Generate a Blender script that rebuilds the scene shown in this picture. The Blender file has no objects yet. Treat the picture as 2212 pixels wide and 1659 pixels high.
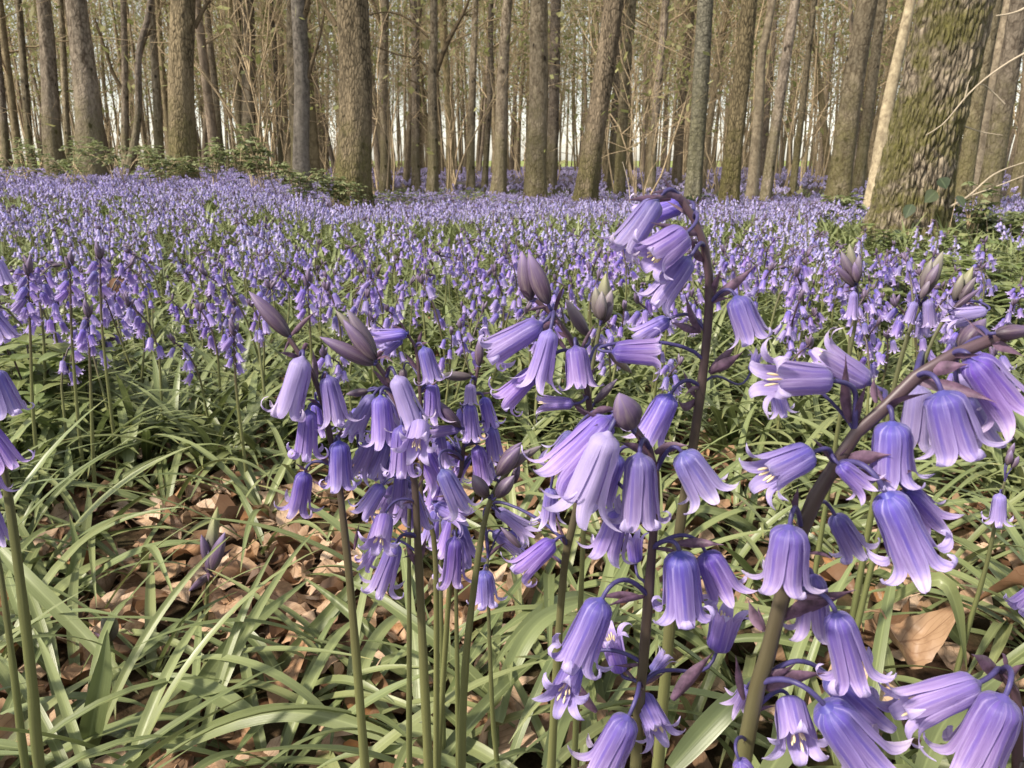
import bpy, math, random
import numpy as np
from mathutils import Vector, noise as mnoise

random.seed(7)
RNG = np.random.default_rng(11)
C = bpy.context.scene.collection
PI = math.pi

# ------------------------------------------------------------------ camera frame
F = 1640.0; CX = 1106.0; CY = 829.5          # units: pixels of a 2212 x 1659 frame
PITCH = math.radians(16.4); CH = 0.48
SP, CP = math.sin(PITCH), math.cos(PITCH)

def ray(x, y):
    a = (x - CX) / F; b = -(y - CY) / F
    return np.array([a, CP + b * SP, -SP + b * CP])

def at(x, y, Y):
    """the point seen at (x, y) that stands at forward distance Y"""
    d = ray(x, y)
    return np.array([0, 0, CH]) + d * (Y / d[1])

def sstep(a, b, t):
    t = np.clip((t - a) / (b - a), 0, 1)
    return t * t * (3 - 2 * t)

def gz(x, y):
    x = np.asarray(x, float); y = np.asarray(y, float)
    wl = sstep(.22, .36, -x / np.maximum(y, .5))
    z = wl * .09 * sstep(2.5, 7.0, y) * (1 - sstep(11, 30, y)) - .26 * (1 - wl) * sstep(4.0, 10.0, y) - .26 * wl * sstep(11, 30, y)
    z = z + 0.02 * np.sin(x * 1.7 + 0.6) * np.sin(y * 1.3) * sstep(1.0, 3.0, y)
    z = z + 0.05 * np.sin(x * 0.31 + 1.0) * np.sin(y * 0.23 + .4) * sstep(8, 20, y)
    return z

def ground_at(x, y):
    d = ray(x, y); t = 0.3
    p = np.array([0, 0, CH])
    for _ in range(6000):
        q = p + d * t
        if q[2] <= gz(q[0], q[1]): break
        t *= 1.004
    return q

# ------------------------------------------------------------------ mesh helpers
class Geo:
    def __init__(s):
        s.v = []; s.uv = []; s.q = []; s.t = []; s.qm = []; s.tm = []; s.n = 0
    def add(s, v, uv, quads=None, tris=None, m=0):
        v = np.asarray(v, float).reshape(-1, 3)
        s.v.append(v); s.uv.append(np.asarray(uv, float).reshape(-1, 2))
        if quads is not None and len(quads):
            q = np.asarray(quads, int).reshape(-1, 4) + s.n; s.q.append(q); s.qm.append(np.full(len(q), m))
        if tris is not None and len(tris):
            t = np.asarray(tris, int).reshape(-1, 3) + s.n; s.t.append(t); s.tm.append(np.full(len(t), m))
        s.n += len(v)
    def arrays(s):
        v = np.concatenate(s.v); uv = np.concatenate(s.uv)
        q = np.concatenate(s.q) if s.q else np.zeros((0, 4), int)
        t = np.concatenate(s.t) if s.t else np.zeros((0, 3), int)
        qm = np.concatenate(s.qm) if s.qm else np.zeros(0, int)
        tm = np.concatenate(s.tm) if s.tm else np.zeros(0, int)
        return v, uv, q, t, qm, tm
    def mesh(s, name, mats, origin=(0, 0, 0), smooth=True):
        v, uv, q, t, qm, tm = s.arrays()
        return make_mesh(name, v - np.asarray(origin), uv, q, t, qm, tm, mats, smooth)

def make_mesh(name, v, uv, q, t, qm, tm, mats, smooth=True):
    me = bpy.data.meshes.new(name)
    me.vertices.add(len(v)); me.vertices.foreach_set('co', np.ascontiguousarray(v, np.float32).ravel())
    loops = np.concatenate([q.ravel(), t.ravel()]).astype(np.int32)
    me.loops.add(len(loops)); me.loops.foreach_set('vertex_index', loops)
    npoly = len(q) + len(t)
    me.polygons.add(npoly)
    starts = np.concatenate([np.arange(len(q)) * 4, len(q) * 4 + np.arange(len(t)) * 3]).astype(np.int32)
    me.polygons.foreach_set('loop_start', starts)
    me.polygons.foreach_set('material_index', np.concatenate([qm, tm]).astype(np.int32))
    me.update(calc_edges=True)
    ul = me.uv_layers.new(name='UVMap')
    ul.data.foreach_set('uv', np.ascontiguousarray(uv[loops], np.float32).ravel())
    me.polygons.foreach_set('use_smooth', np.full(npoly, smooth))
    for m in (mats if isinstance(mats, (list, tuple)) else [mats]): me.materials.append(m)
    me.update()
    return me

def link(name, me, parent=None, loc=(0, 0, 0)):
    o = bpy.data.objects.new(name, me); C.objects.link(o)
    if parent is not None: o.parent = parent
    else: o.location = loc
    return o

def tag(o, label=None, cat=None, group=None, kind=None):
    if label: o['label'] = label
    if cat: o['category'] = cat
    if group: o['group'] = group
    if kind: o['kind'] = kind
    return o

def empty(name, loc, label, cat, group=None):
    o = bpy.data.objects.new(name, None); C.objects.link(o)
    o.location = loc; o.empty_display_size = 0.02
    return tag(o, label, cat, group)

def copy_tree(o, parent=None):
    c = o.copy(); C.objects.link(c)
    if parent is not None: c.parent = parent
    for ch in list(o.children): copy_tree(ch, c)
    return c

def norm(v):
    v = np.asarray(v, float); return v / (np.linalg.norm(v) + 1e-12)

def smooth_path(P, n):
    """Catmull-Rom through the points, n samples evenly by length"""
    P = np.asarray(P, float)
    if len(P) == 2: return P[0] + (P[1] - P[0]) * np.linspace(0, 1, n)[:, None]
    Q = np.vstack([2 * P[0] - P[1], P, 2 * P[-1] - P[-2]])
    out = []
    for i in range(1, len(Q) - 2):
        p0, p1, p2, p3 = Q[i - 1], Q[i], Q[i + 1], Q[i + 2]
        t = np.linspace(0, 1, 12, endpoint=False)[:, None]
        out.append(0.5 * ((2 * p1) + (-p0 + p2) * t + (2 * p0 - 5 * p1 + 4 * p2 - p3) * t ** 2 + (-p0 + 3 * p1 - 3 * p2 + p3) * t ** 3))
    out = np.vstack(out + [P[-1:]])
    d = np.concatenate([[0], np.cumsum(np.linalg.norm(np.diff(out, axis=0), axis=1))])
    s = np.linspace(0, d[-1], n)
    return np.stack([np.interp(s, d, out[:, k]) for k in range(3)], 1)

def bezier(a, b, c, d, n):
    t = np.linspace(0, 1, n)[:, None]
    return (1 - t) ** 3 * a + 3 * (1 - t) ** 2 * t * b + 3 * (1 - t) * t ** 2 * c + t ** 3 * d

def frames(P):
    T = np.gradient(P, axis=0); T /= np.linalg.norm(T, axis=1)[:, None] + 1e-12
    ref = np.array([0, 0, 1.0]) if abs(T[0][2]) < 0.8 else np.array([1.0, 0, 0])
    A = np.zeros_like(P); B = np.zeros_like(P); u = norm(np.cross(ref, T[0]))
    for i in range(len(P)):
        u = norm(u - T[i] * np.dot(u, T[i])); A[i] = u; B[i] = np.cross(T[i], u)
    return T, A, B

_qcache = {}
def grid_quads(rows, cols, wrap=False):
    k = (rows, cols, wrap)
    if k not in _qcache:
        q = []
        for i in range(rows - 1):
            for j in range(cols if wrap else cols - 1):
                j2 = (j + 1) % cols
                q.append((i * cols + j, i * cols + j2, (i + 1) * cols + j2, (i + 1) * cols + j))
        _qcache[k] = np.array(q)
    return _qcache[k]

def tube(g, P, R, n=8, m=0, cap=True, wob=None):
    P = np.asarray(P, float); k = len(P)
    R = np.broadcast_to(np.asarray(R, float), (k,))
    T, A, B = frames(P)
    th = np.linspace(0, 2 * PI, n, endpoint=False)
    RR = R[:, None] * (np.ones((k, n)) if wob is None else wob)
    V = P[:, None, :] + A[:, None, :] * (np.cos(th) * RR)[..., None] + B[:, None, :] * (np.sin(th) * RR)[..., None]
    uv = np.stack(np.broadcast_arrays((th / (2 * PI))[None, :], np.linspace(0, 1, k)[:, None]), -1)
    g.add(V.reshape(-1, 3), uv.reshape(-1, 2), quads=grid_quads(k, n, True), m=m)
    if cap:
        g.add(np.vstack([V[-1], P[-1] + T[-1] * R[-1] * .6]), np.tile([[.5, 1.0]], (n + 1, 1)), tris=[(j, (j + 1) % n, n) for j in range(n)], m=m)

def quick_tube(g, P, R, n=3, m=0):
    """cheap open tube for twigs"""
    P = np.asarray(P, float); k = len(P)
    T = norm(P[-1] - P[0]); ref = np.array([0, 0, 1.0]) if abs(T[2]) < 0.9 else np.array([1.0, 0, 0])
    a = norm(np.cross(ref, T)); b = np.cross(T, a)
    th = np.linspace(0, 2 * PI, n, endpoint=False)
    ring = a[None] * np.cos(th)[:, None] + b[None] * np.sin(th)[:, None]
    V = P[:, None, :] + ring[None] * np.asarray(R, float)[:, None, None]
    uv = np.stack(np.broadcast_arrays((th / (2 * PI))[None, :], np.linspace(0, 1, k)[:, None]), -1)
    g.add(V.reshape(-1, 3), uv.reshape(-1, 2), quads=grid_quads(k, n, True), m=m)

def blade(g, P, W, side, m=0, keel=0.25, cols=5, u0=0.0):
    """a strap leaf along P, half width W, side = reference sideways vector; keeled section"""
    P = np.asarray(P, float); k = len(P); W = np.broadcast_to(np.asarray(W, float), (k,))
    T = np.gradient(P, axis=0); T /= np.linalg.norm(T, axis=1)[:, None] + 1e-12
    side = np.broadcast_to(np.asarray(side, float), (k, 3))
    S = side - T * np.sum(side * T, 1)[:, None]; S /= np.linalg.norm(S, axis=1)[:, None] + 1e-9
    Nn = np.cross(S, T)
    u = np.linspace(-1, 1, cols)
    V = P[:, None, :] + S[:, None, :] * (u[None, :] * W[:, None])[..., None] - Nn[:, None, :] * ((np.abs(u)[None, :] ** 1.3) * W[:, None] * keel)[..., None]
    uv = np.stack(np.broadcast_arrays((u * .5 + .5)[None, :], np.linspace(0, 1, k)[:, None]), -1)
    g.add(V.reshape(-1, 3), uv.reshape(-1, 2), quads=grid_quads(k, cols), m=m)

# ------------------------------------------------------------------ materials
def new_mat(name):
    m = bpy.data.materials.new(name); m.use_nodes = True
    nt = m.node_tree; nt.nodes.clear()
    return m, nt

class NB:
    def __init__(s, nt): s.nt = nt
    def n(s, t, **kw):
        nd = s.nt.nodes.new(t)
        for k, v in kw.items(): setattr(nd, k, v)
        return nd
    def l(s, a, b): s.nt.links.new(a, b)
    def put(s, sock, val):
        if hasattr(val, 'links') or isinstance(val, bpy.types.NodeSocket): s.l(val, sock)
        elif isinstance(val, (tuple, list)) and len(val) == 3 and sock.type == 'RGBA': sock.default_value = (*val, 1)
        else: sock.default_value = val
    def math(s, op, a, b=0.0, c=0.0, clamp=False):
        nd = s.n('ShaderNodeMath', operation=op, use_clamp=clamp)
        s.put(nd.inputs[0], a); s.put(nd.inputs[1], b); s.put(nd.inputs[2], c)
        return nd.outputs[0]
    def mix(s, f, a, b, mode='MIX'):
        nd = s.n('ShaderNodeMix', data_type='RGBA', blend_type=mode)
        s.put(nd.inputs[0], f); s.put(nd.inputs[6], a); s.put(nd.inputs[7], b)
        return nd.outputs[2]
    def ramp(s, f, stops, interp='LINEAR'):
        nd = s.n('ShaderNodeValToRGB'); cr = nd.color_ramp; cr.interpolation = interp
        while len(cr.elements) < len(stops): cr.elements.new(0.5)
        for e, (p, c) in zip(cr.elements, stops):
            e.position = p; e.color = (*c, 1) if len(c) == 3 else c
        s.put(nd.inputs[0], f)
        return nd.outputs[0]
    def maprange(s, f, a, b, c=0.0, d=1.0, smooth=False):
        nd = s.n('ShaderNodeMapRange', interpolation_type='SMOOTHSTEP' if smooth else 'LINEAR')
        s.put(nd.inputs[0], f)
        for k, v in zip((1, 2, 3, 4), (a, b, c, d)): nd.inputs[k].default_value = v
        return nd.outputs[0]
    def noise(s, vec=None, scale=5, detail=3, rough=.5, dist=0.0):
        nd = s.n('ShaderNodeTexNoise'); nd.inputs['Scale'].default_value = scale
        nd.inputs['Detail'].default_value = detail; nd.inputs['Roughness'].default_value = rough
        nd.inputs['Distortion'].default_value = dist
        if vec is not None: s.l(vec, nd.inputs['Vector'])
        return nd.outputs[0]
    def mapping(s, vec, scale=(1, 1, 1), loc=(0, 0, 0)):
        nd = s.n('ShaderNodeMapping'); nd.inputs['Scale'].default_value = scale; nd.inputs['Location'].default_value = loc
        s.l(vec, nd.inputs['Vector']); return nd.outputs[0]
    def hsv(s, col, h=.5, sa=1.0, v=1.0):
        nd = s.n('ShaderNodeHueSaturation'); s.put(nd.inputs['Hue'], h); s.put(nd.inputs['Saturation'], sa); s.put(nd.inputs['Value'], v)
        s.put(nd.inputs['Color'], col); return nd.outputs[0]
    def bump(s, h, strength=.3, dist=.01):
        nd = s.n('ShaderNodeBump'); nd.inputs['Strength'].default_value = strength; nd.inputs['Distance'].default_value = dist
        s.l(h, nd.inputs['Height']); return nd.outputs[0]
    def finish(s, col, rough=.5, spec=.4, normal=None, trans=0.0, tcol=None, sheen=0.0):
        p = s.n('ShaderNodeBsdfPrincipled'); s.put(p.inputs['Base Color'], col); s.put(p.inputs['Roughness'], rough)
        p.inputs['Specular IOR Level'].default_value = spec
        if sheen: p.inputs['Sheen Weight'].default_value = sheen
        if normal is not None: s.l(normal, p.inputs['Normal'])
        out = s.n('ShaderNodeOutputMaterial')
        if trans:
            t = s.n('ShaderNodeBsdfTranslucent'); s.put(t.inputs['Color'], tcol if tcol is not None else col)
            if normal is not None: s.l(normal, t.inputs['Normal'])
            mx = s.n('ShaderNodeMixShader'); mx.inputs[0].default_value = trans
            s.l(p.outputs[0], mx.inputs[1]); s.l(t.outputs[0], mx.inputs[2]); s.l(mx.outputs[0], out.inputs[0])
        else: s.l(p.outputs[0], out.inputs[0])

def uvs(b):
    nd = b.n('ShaderNodeTexCoord'); sp = b.n('ShaderNodeSeparateXYZ'); b.l(nd.outputs['UV'], sp.inputs[0])
    return nd, sp.outputs[0], sp.outputs[1]

def mat_petal(name, stuff=False):
    m, nt = new_mat(name); b = NB(nt)
    tc, u, v = uvs(b)
    col = b.ramp(v, [(0, (.055, .06, .33)), (.16, (.105, .075, .38)), (.42, (.22, .145, .45)), (.68, (.32, .225, .53)), (.82, (.45, .36, .65)), (1, (.64, .57, .80))])
    rib = b.maprange(b.math('ABSOLUTE', b.math('SUBTRACT', u, .5)), 0.01, .14, 1, 0, True)
    rib = b.math('MULTIPLY', rib, b.maprange(v, .5, .95, .85, .25))
    col = b.mix(rib, col, (.10, .06, .42))
    edge = b.maprange(b.math('ABSOLUTE', b.math('SUBTRACT', u, .5)), .3, .5, 0, .35, True)
    col = b.mix(edge, col, (.48, .38, .76))
    st = b.noise(b.mapping(tc.outputs['UV'], (9, 1.1, 1)), 1.0, 4, .7)
    col = b.mix(b.maprange(st, .53, .68, 0, .5), col, (.56, .47, .75))
    col = b.mix(b.maprange(st, .5, .32, 0, .6), col, (.10, .05, .30))
    if stuff:
        g = b.n('ShaderNodeNewGeometry'); rnd = g.outputs['Random Per Island']
    else:
        oi = b.n('ShaderNodeObjectInfo'); rnd = oi.outputs['Random']
        g = b.n('ShaderNodeNewGeometry')
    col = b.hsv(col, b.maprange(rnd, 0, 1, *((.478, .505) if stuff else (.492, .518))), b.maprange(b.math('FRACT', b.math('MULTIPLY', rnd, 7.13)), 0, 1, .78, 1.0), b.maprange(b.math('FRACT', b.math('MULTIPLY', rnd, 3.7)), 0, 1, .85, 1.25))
    if not stuff:
        col = b.mix(b.math('SUBTRACT', 1.0, oi.outputs['Alpha']), col, (.50, .42, .68))
    col = b.mix(b.math('MULTIPLY', g.outputs['Backfacing'], .45), col, (.50, .42, .78))
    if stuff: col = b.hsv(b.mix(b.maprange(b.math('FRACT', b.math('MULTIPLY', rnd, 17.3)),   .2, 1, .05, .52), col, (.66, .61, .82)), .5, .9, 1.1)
    blem = b.noise(tc.outputs['Object'], 130, 3, .7)
    col = b.mix(b.maprange(blem, .66, .76, 0, .35), col, (.20, .11, .22))
    old = b.math('MULTIPLY', b.maprange(b.math('FRACT', b.math('MULTIPLY', rnd, 23.7)), .72, .95, 0, .55), b.maprange(v, .72, 1, 0, 1))
    col = b.mix(old, col, (.60, .50, .52))
    nrm = b.bump(st, .5, .0008)
    b.finish(col, .42, .35, nrm, trans=.33, tcol=b.mix(.5, col, (.45, .30, .85)), sheen=.15)
    return m

def mat_bud():
    m, nt = new_mat('bud_skin'); b = NB(nt); tc, u, v = uvs(b)
    col = b.ramp(v, [(0, (.03, .022, .035)), (.3, (.075, .045, .08)), (.7, (.12, .08, .16)), (1, (.22, .16, .32))])
    st = b.noise(b.mapping(tc.outputs['UV'], (11, .9, 1)), 1.0, 4, .7)
    col = b.mix(b.maprange(st, .45, .66, 0, .6), col, (.24, .19, .19))
    oi = b.n('ShaderNodeObjectInfo')
    col = b.mix(b.math('SUBTRACT', 1.0, oi.outputs['Alpha']), col, b.ramp(v, [(0, (.07, .06, .055)), (.5, (.16, .145, .11)), (1, (.30, .31, .13))]))
    b.finish(col, .45, .35, b.bump(st, .35, .0006), trans=.12)
    return m

def mat_stem():
    m, nt = new_mat('stem_skin'); b = NB(nt); tc, u, v = uvs(b)
    col = b.ramp(v, [(0, (.18, .19, .075)), (.55, (.15, .155, .06)), (.70, (.095, .082, .042)), (.86, (.06, .038, .042)), (1, (.09, .05, .07))])
    oi = b.n('ShaderNodeObjectInfo')
    grn = b.math('SUBTRACT', 1.0, oi.outputs['Alpha'])
    col = b.mix(grn, col, (.12, .135, .05))
    st = b.noise(b.mapping(tc.outputs['UV'], (9, 3, 1)), 1.0, 4, .6)
    col = b.mix(b.maprange(st, .35, .7, 0, .35), col, (.05, .045, .025))
    b.finish(col, .42, .4, b.bump(st, .2, .0005))
    return m

def mat_plain(name, col, rough=.5, spec=.3, trans=0.0, var=.25, scale=300.0):
    m, nt = new_mat(name); b = NB(nt); tc, u, v = uvs(b)
    st = b.noise(tc.outputs['Object'], scale, 3, .6)
    c2 = tuple(x * (1 - var) for x in col); c3 = tuple(min(1, x * (1 + var)) for x in col)
    b.finish(b.ramp(st, [(.3, c2), (.7, c3)]), rough, spec, trans=trans)
    return m

def mat_leaf(name, base=(.085, .115, .042), pale=(.19, .23, .11), rough=.34, trans=.22, blotch=True):
    m, nt = new_mat(name); b = NB(nt); tc, u, v = uvs(b)
    g = b.n('ShaderNodeNewGeometry'); oi = b.n('ShaderNodeObjectInfo')
    rnd = b.math('FRACT', b.math('ADD', g.outputs['Random Per Island'], oi.outputs['Random']))
    col = b.mix(rnd, base, pale)
    col = b.hsv(col, b.maprange(b.math('FRACT', b.math('MULTIPLY', rnd, 5.7)), 0, 1, .47, .515), 1.0, 1.0)
    vein = b.noise(b.mapping(tc.outputs['UV'], (16, .7, 1)), 1.0, 2, .5)
    col = b.mix(b.maprange(vein, .35, .7, 0, .25), col, tuple(x * .55 for x in base))
    mid = b.maprange(b.math('ABSOLUTE', b.math('SUBTRACT', u, .5)), 0, .09, .45, 0, True)
    col = b.mix(mid, col, tuple(min(1, x * 1.5) for x in pale))
    if blotch:
        tip = b.math('MULTIPLY', b.maprange(v, .9, 1.0, 0, .8, True), b.maprange(b.math('FRACT', b.math('MULTIPLY', rnd, 3.3)), .45, .75, 0, 1))
        col = b.mix(tip, col, (.38, .30, .10))
        sp = b.noise(tc.outputs['Object'], 70, 3, .6)
        col = b.mix(b.maprange(sp, .68, .74, 0, .4), col, (.25, .22, .10))
    col = b.mix(b.math('MULTIPLY', g.outputs['Backfacing'], .35), col, tuple(min(1, x * 1.25) for x in pale))
    b.finish(col, b.maprange(vein, .3, .7, rough - .05, rough + .14), .45, b.bump(vein, .3, .0008), trans=trans, tcol=b.mix(.6, col, (.20, .25, .07)))
    return m

def mat_dead():
    m, nt = new_mat('dead_leaf_skin'); b = NB(nt); tc, u, v = uvs(b)
    g = b.n('ShaderNodeNewGeometry'); oi = b.n('ShaderNodeObjectInfo')
    rnd = b.math('FRACT', b.math('ADD', g.outputs['Random Per Island'], oi.outputs['Random']))
    col = b.ramp(rnd, [(0, (.08, .042, .022)), (.22, (.22, .125, .07)), (.45, (.42, .275, .165)), (.8, (.64, .47, .33)), (1, (.34, .17, .07))])
    du = b.math('ABSOLUTE', b.math('SUBTRACT', u, .5))
    mid = b.maprange(du, .0, .03, .6, 0, True)
    w = b.math('FRACT', b.math('SUBTRACT', b.math('MULTIPLY', v, 8.0), b.math('MULTIPLY', du, 6.0)))
    lat = b.math('MULTIPLY', b.maprange(b.math('ABSOLUTE', b.math('SUBTRACT', w, .5)), .0, .1, .35, 0, True), 1.0)
    col = b.mix(b.math('MAXIMUM', mid, lat), col, (.13, .06, .03))
    sp = b.noise(tc.outputs['Object'], 60, 4, .65)
    col = b.mix(b.maprange(sp, .45, .72, 0, .55), col, (.16, .075, .035))
    h = b.math('ADD', b.math('MAXIMUM', mid, lat), sp)
    b.finish(col, .48, .35, b.bump(h, .4, .001), trans=.15)
    return m

def mat_bark(name, dark, light, moss=0.0, vs=(1, 1, .18), scale=18, bump=.6, mossh=1.2, pits=0.0, bd=.02, vor=.5):
    m, nt = new_mat(name); b = NB(nt)
    tc = b.n('ShaderNodeTexCoord'); ob = tc.outputs['Object']
    oi = b.n('ShaderNodeObjectInfo')
    mp = b.mapping(ob, vs)
    n1 = b.noise(mp, scale, 6, .65, .4)
    vo = b.n('ShaderNodeTexVoronoi', feature='DISTANCE_TO_EDGE'); vo.inputs['Scale'].default_value = scale * 1.4
    b.l(mp, vo.inputs['Vector'])
    cr = b.maprange(vo.outputs[0], 0, .22, 0, 1)
    h = b.math('ADD', b.math('MULTIPLY', n1, .8), b.math('MULTIPLY', cr, vor))
    col = b.mix(b.maprange(h, .30 + vor * .3, .48 + vor, 0, 1), dark, light)
    big = b.noise(ob, 2.2, 4, .6)
    col = b.mix(b.maprange(big, .42, .66, 0, .7), col, tuple(x * .45 for x in light))
    strk = b.noise(b.mapping(ob, (5, 5, .35)), 1.0, 4, .6)
    col = b.mix(b.maprange(strk, .52, .7, 0, .5), col, tuple(min(1, x * 1.35) for x in light))
    bnd = b.noise(b.mapping(ob, (.6, .6, 5)), 1.0, 3, .6)
    col = b.mix(b.maprange(bnd, .56, .7, 0, .45), col, dark)
    col = b.hsv(col, b.maprange(oi.outputs['Random'], 0, 1, .485, .515), b.maprange(oi.outputs['Random'], 0, 1, .75, 1.05), b.maprange(b.math('FRACT', b.math('MULTIPLY', oi.outputs['Random'], 9.1)), 0, 1, .8, 1.3))
    if pits:
        v2 = b.n('ShaderNodeTexVoronoi'); v2.inputs['Scale'].default_value = 3.4; b.l(b.mapping(ob, (1.4, 1.4, 1)), v2.inputs['Vector'])
        col = b.mix(b.maprange(v2.outputs[0], .1, .16, pits, 0), col, (.03, .024, .018))
    if moss:
        sp = b.n('ShaderNodeSeparateXYZ'); b.l(ob, sp.inputs[0])
        low = b.maprange(sp.outputs[2], 0, mossh, 1, .6 if vor > .3 else .35)
        mn = b.noise(ob, 3.0, 5, .7)
        f = b.math('MULTIPLY', b.maprange(b.math('MULTIPLY', mn, low), *((.37, .47) if vor > .3 else (.22, .42)), 0, moss, True), b.maprange(n1, .3, .6, .4, 1))
        mcol = b.ramp(b.noise(ob, 60, 3, .6), [(.3, (.05, .048, .012)), (.7, (.13, .12, .035))])
        col = b.mix(f, col, mcol)
    b.finish(col, .85, .15, b.bump(h, bump, bd))
    return m

def mat_ground():
    m, nt = new_mat('forest_floor_soil'); b = NB(nt)
    tc = b.n('ShaderNodeTexCoord'); ob = tc.outputs['Object']
    n1 = b.noise(ob, 45, 6, .7); n2 = b.noise(ob, 6, 4, .6); n3 = b.noise(ob, .7, 4, .6)
    col = b.ramp(n1, [(.3, (.020, .013, .008)), (.55, (.07, .042, .025)), (.75, (.15, .09, .055))])
    col = b.mix(b.maprange(n2, .45, .65, 0, .6), col, (.05, .055, .022))
    sp = b.n('ShaderNodeSeparateXYZ'); b.l(ob, sp.inputs[0])
    mid = b.mix(b.maprange(n3, .4, .6, 0, 1), (.10, .075, .13), (.06, .06, .05))
    col = b.mix(b.maprange(sp.outputs[1], 10, 25, 0, .7), col, mid)
    grass = b.ramp(b.noise(ob, .12, 4, .6), [(.3, (.16, .20, .05)), (.7, (.26, .29, .10))])
    col = b.mix(b.maprange(sp.outputs[1], 82, 88, 0, 1), col, grass)
    b.finish(col, .9, .1, b.bump(n1, .6, .01))
    return m

M = {}
M['petal'] = mat_petal('bluebell_petal'); M['petal_far'] = mat_petal('bluebell_drift_petal', True)
M['bud'] = mat_bud(); M['stem'] = mat_stem()
M['pedicel'] = mat_plain('pedicel_skin', (.055, .045, .14), .45)
M['bract'] = mat_plain('bract_skin', (.12, .07, .11), .5, trans=.15, var=.5)
M['stamen'] = mat_plain('stamen_cream', (.78, .66, .40), .6, trans=.15, var=.1)
M['leaf'] = mat_leaf('strap_leaf', (.038, .062, .016), (.23, .262, .115)); M['bramble'] = mat_leaf('bramble_leaf', (.13, .16, .065), (.29, .32, .17), .4, .3, False)
M['herb'] = mat_leaf('herb_leaf', (.12, .16, .05), (.27, .31, .14), .4, .3, False)
M['spring'] = mat_leaf('spring_leaf', (.26, .27, .09), (.44, .43, .20), .5, .5, False)
M['ivy'] = mat_leaf('ivy_leaf', (.035, .05, .025), (.09, .115, .06), .3, .1, False)
M['dead'] = mat_dead()
M['oak'] = mat_bark('oak_bark', (.03, .022, .014), (.235, .19, .125), .9, (1, 1, .25), 30, 1.0, 2.6, bd=.015, vor=.35)
M['mossy'] = mat_bark('mossy_bark', (.035, .026, .015), (.25, .19, .115), .75, (1, 1, .35), 22, 1.0, 1.6, .6, bd=.03, vor=.25)
M['brown'] = mat_bark('brown_bark', (.07, .05, .03), (.28, .228, .155), .6, (1, 1, .55), 15, 1.0, 2.2, .95, bd=.03, vor=.12)
M['grey'] = mat_bark('grey_bark', (.085, .073, .054), (.27, .235, .175), .35, (1, 1, .7), 14, .8, .8, .5, bd=.02, vor=.1)
M['lichen'] = mat_bark('lichen_bark', (.05, .045, .035), (.22, .20, .155), .4, (1, 1, .8), 15, 1.0, 3.0, .5, bd=.03, vor=.15)
M['pale'] = mat_bark('pale_beech_bark', (.16, .12, .075), (.40, .325, .21), .15, (1, 1, .8), 14, .25, .4, .2, vor=.05)
M['far'] = mat_bark('distant_bark', (.11, .08, .045), (.32, .25, .155), .3, (1, 1, .5), 12, .3, 1.0, vor=.1)
M['twig'] = mat_plain('twig_bark', (.42, .325, .205), .8, .1, var=.3, scale=20)
M['pale_twig'] = mat_plain('pale_twig_bark', (.42, .35, .26), .7, .2, var=.2, scale=20)
M['bough'] = mat_plain('bough_bark', (.13, .098, .06), .8, .1, var=.4, scale=15)
M['ground'] = mat_ground()

# ------------------------------------------------------------------ bluebell flower parts
def bell_arrays(L, R, curl=2.9, rows=22, cols=9, rng=None, spread=1.0):
    """an open bell hanging along +z from the origin: six tepals joined at the base"""
    g = Geo()
    for k in range(6):
        th0 = k * PI / 3
        cu = curl * (rng.uniform(.6, 1.3) if rng is not None else 1)
        v = np.linspace(0, 1, rows)
        split = .66 + (rng.uniform(-.08, .06) if rng is not None else 0)
        a = np.where(v < .13, 1.25 * (1 - v / .13) + .03, .03 + .08 * spread * sstep(.2, .6, v)) + cu * np.clip((v - split) / (1 - split), 0, 1) ** 1.1
        ds = np.gradient(v)
        s = np.concatenate([[0], np.cumsum((np.cos(a) * ds)[:-1])]); r = np.concatenate([[0], np.cumsum((np.sin(a) * ds)[:-1])])
        # tube part sized to R; the curl keeps its own scale
        r_t = r[np.argmin(abs(v - .35))]
        s = s / s.max() * L
        sc = L / 0.72
        r = np.where(v <= .35, r / r_t * R, R + (r - r_t) * sc)
        r = np.maximum(r, R * .12)
        off = R * (.10 if k % 2 else -.06)
        r = r + off * sstep(.1, .3, v)
        hw = R * math.tan(PI / 6) * 1.12 * np.where(v < split, sstep(-.12, .2, v) * .98 + .02, np.clip(1 - ((v - split) / (1 - split)) ** 1.1, 0, 1) ** .7 * .98 + .0)
        hw = np.maximum(hw, R * .03)
        u = np.linspace(-1, 1, cols)
        rr = r[:, None] * (1 + .0 * u[None]) + R * .10 * (np.cos(u * PI)[None] * .5 + .5 - .5) * sstep(.05, .3, v)[:, None]
        if rng is not None: rr = rr + R * .035 * np.sin(v * rng.uniform(9, 16) + rng.uniform(0, 6))[:, None] * np.sin(u * 2.2 + rng.uniform(0, 6))[None] * sstep(.1, .3, v)[:, None]
        ang = th0 + (rng.uniform(-.08, .08) if rng is not None else 0) * v[:, None] + u[None] * np.minimum(hw / np.maximum(r, R * .35), .62)[:, None]
        V = np.stack([np.cos(ang) * rr, np.sin(ang) * rr, np.broadcast_to(s[:, None], rr.shape)], -1)
        uv = np.stack(np.broadcast_arrays((u * .5 + .5)[None], v[:, None]), -1)
        g.add(V.reshape(-1, 3), uv.reshape(-1, 2), quads=grid_quads(rows, cols))
    # the receptacle that joins the six
    n = 12; z = np.array([-.04, .0, .05]) * L; rad = np.array([.1, .30, .62]) * R
    th = np.linspace(0, 2 * PI, n, endpoint=False)
    V = np.stack(np.broadcast_arrays(np.cos(th)[None] * rad[:, None], np.sin(th)[None] * rad[:, None], z[:, None]), -1)
    g.add(V.reshape(-1, 3), np.tile([[.3, 0.02]], (3 * n, 1)), quads=grid_quads(3, n, True))
    return g

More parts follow.
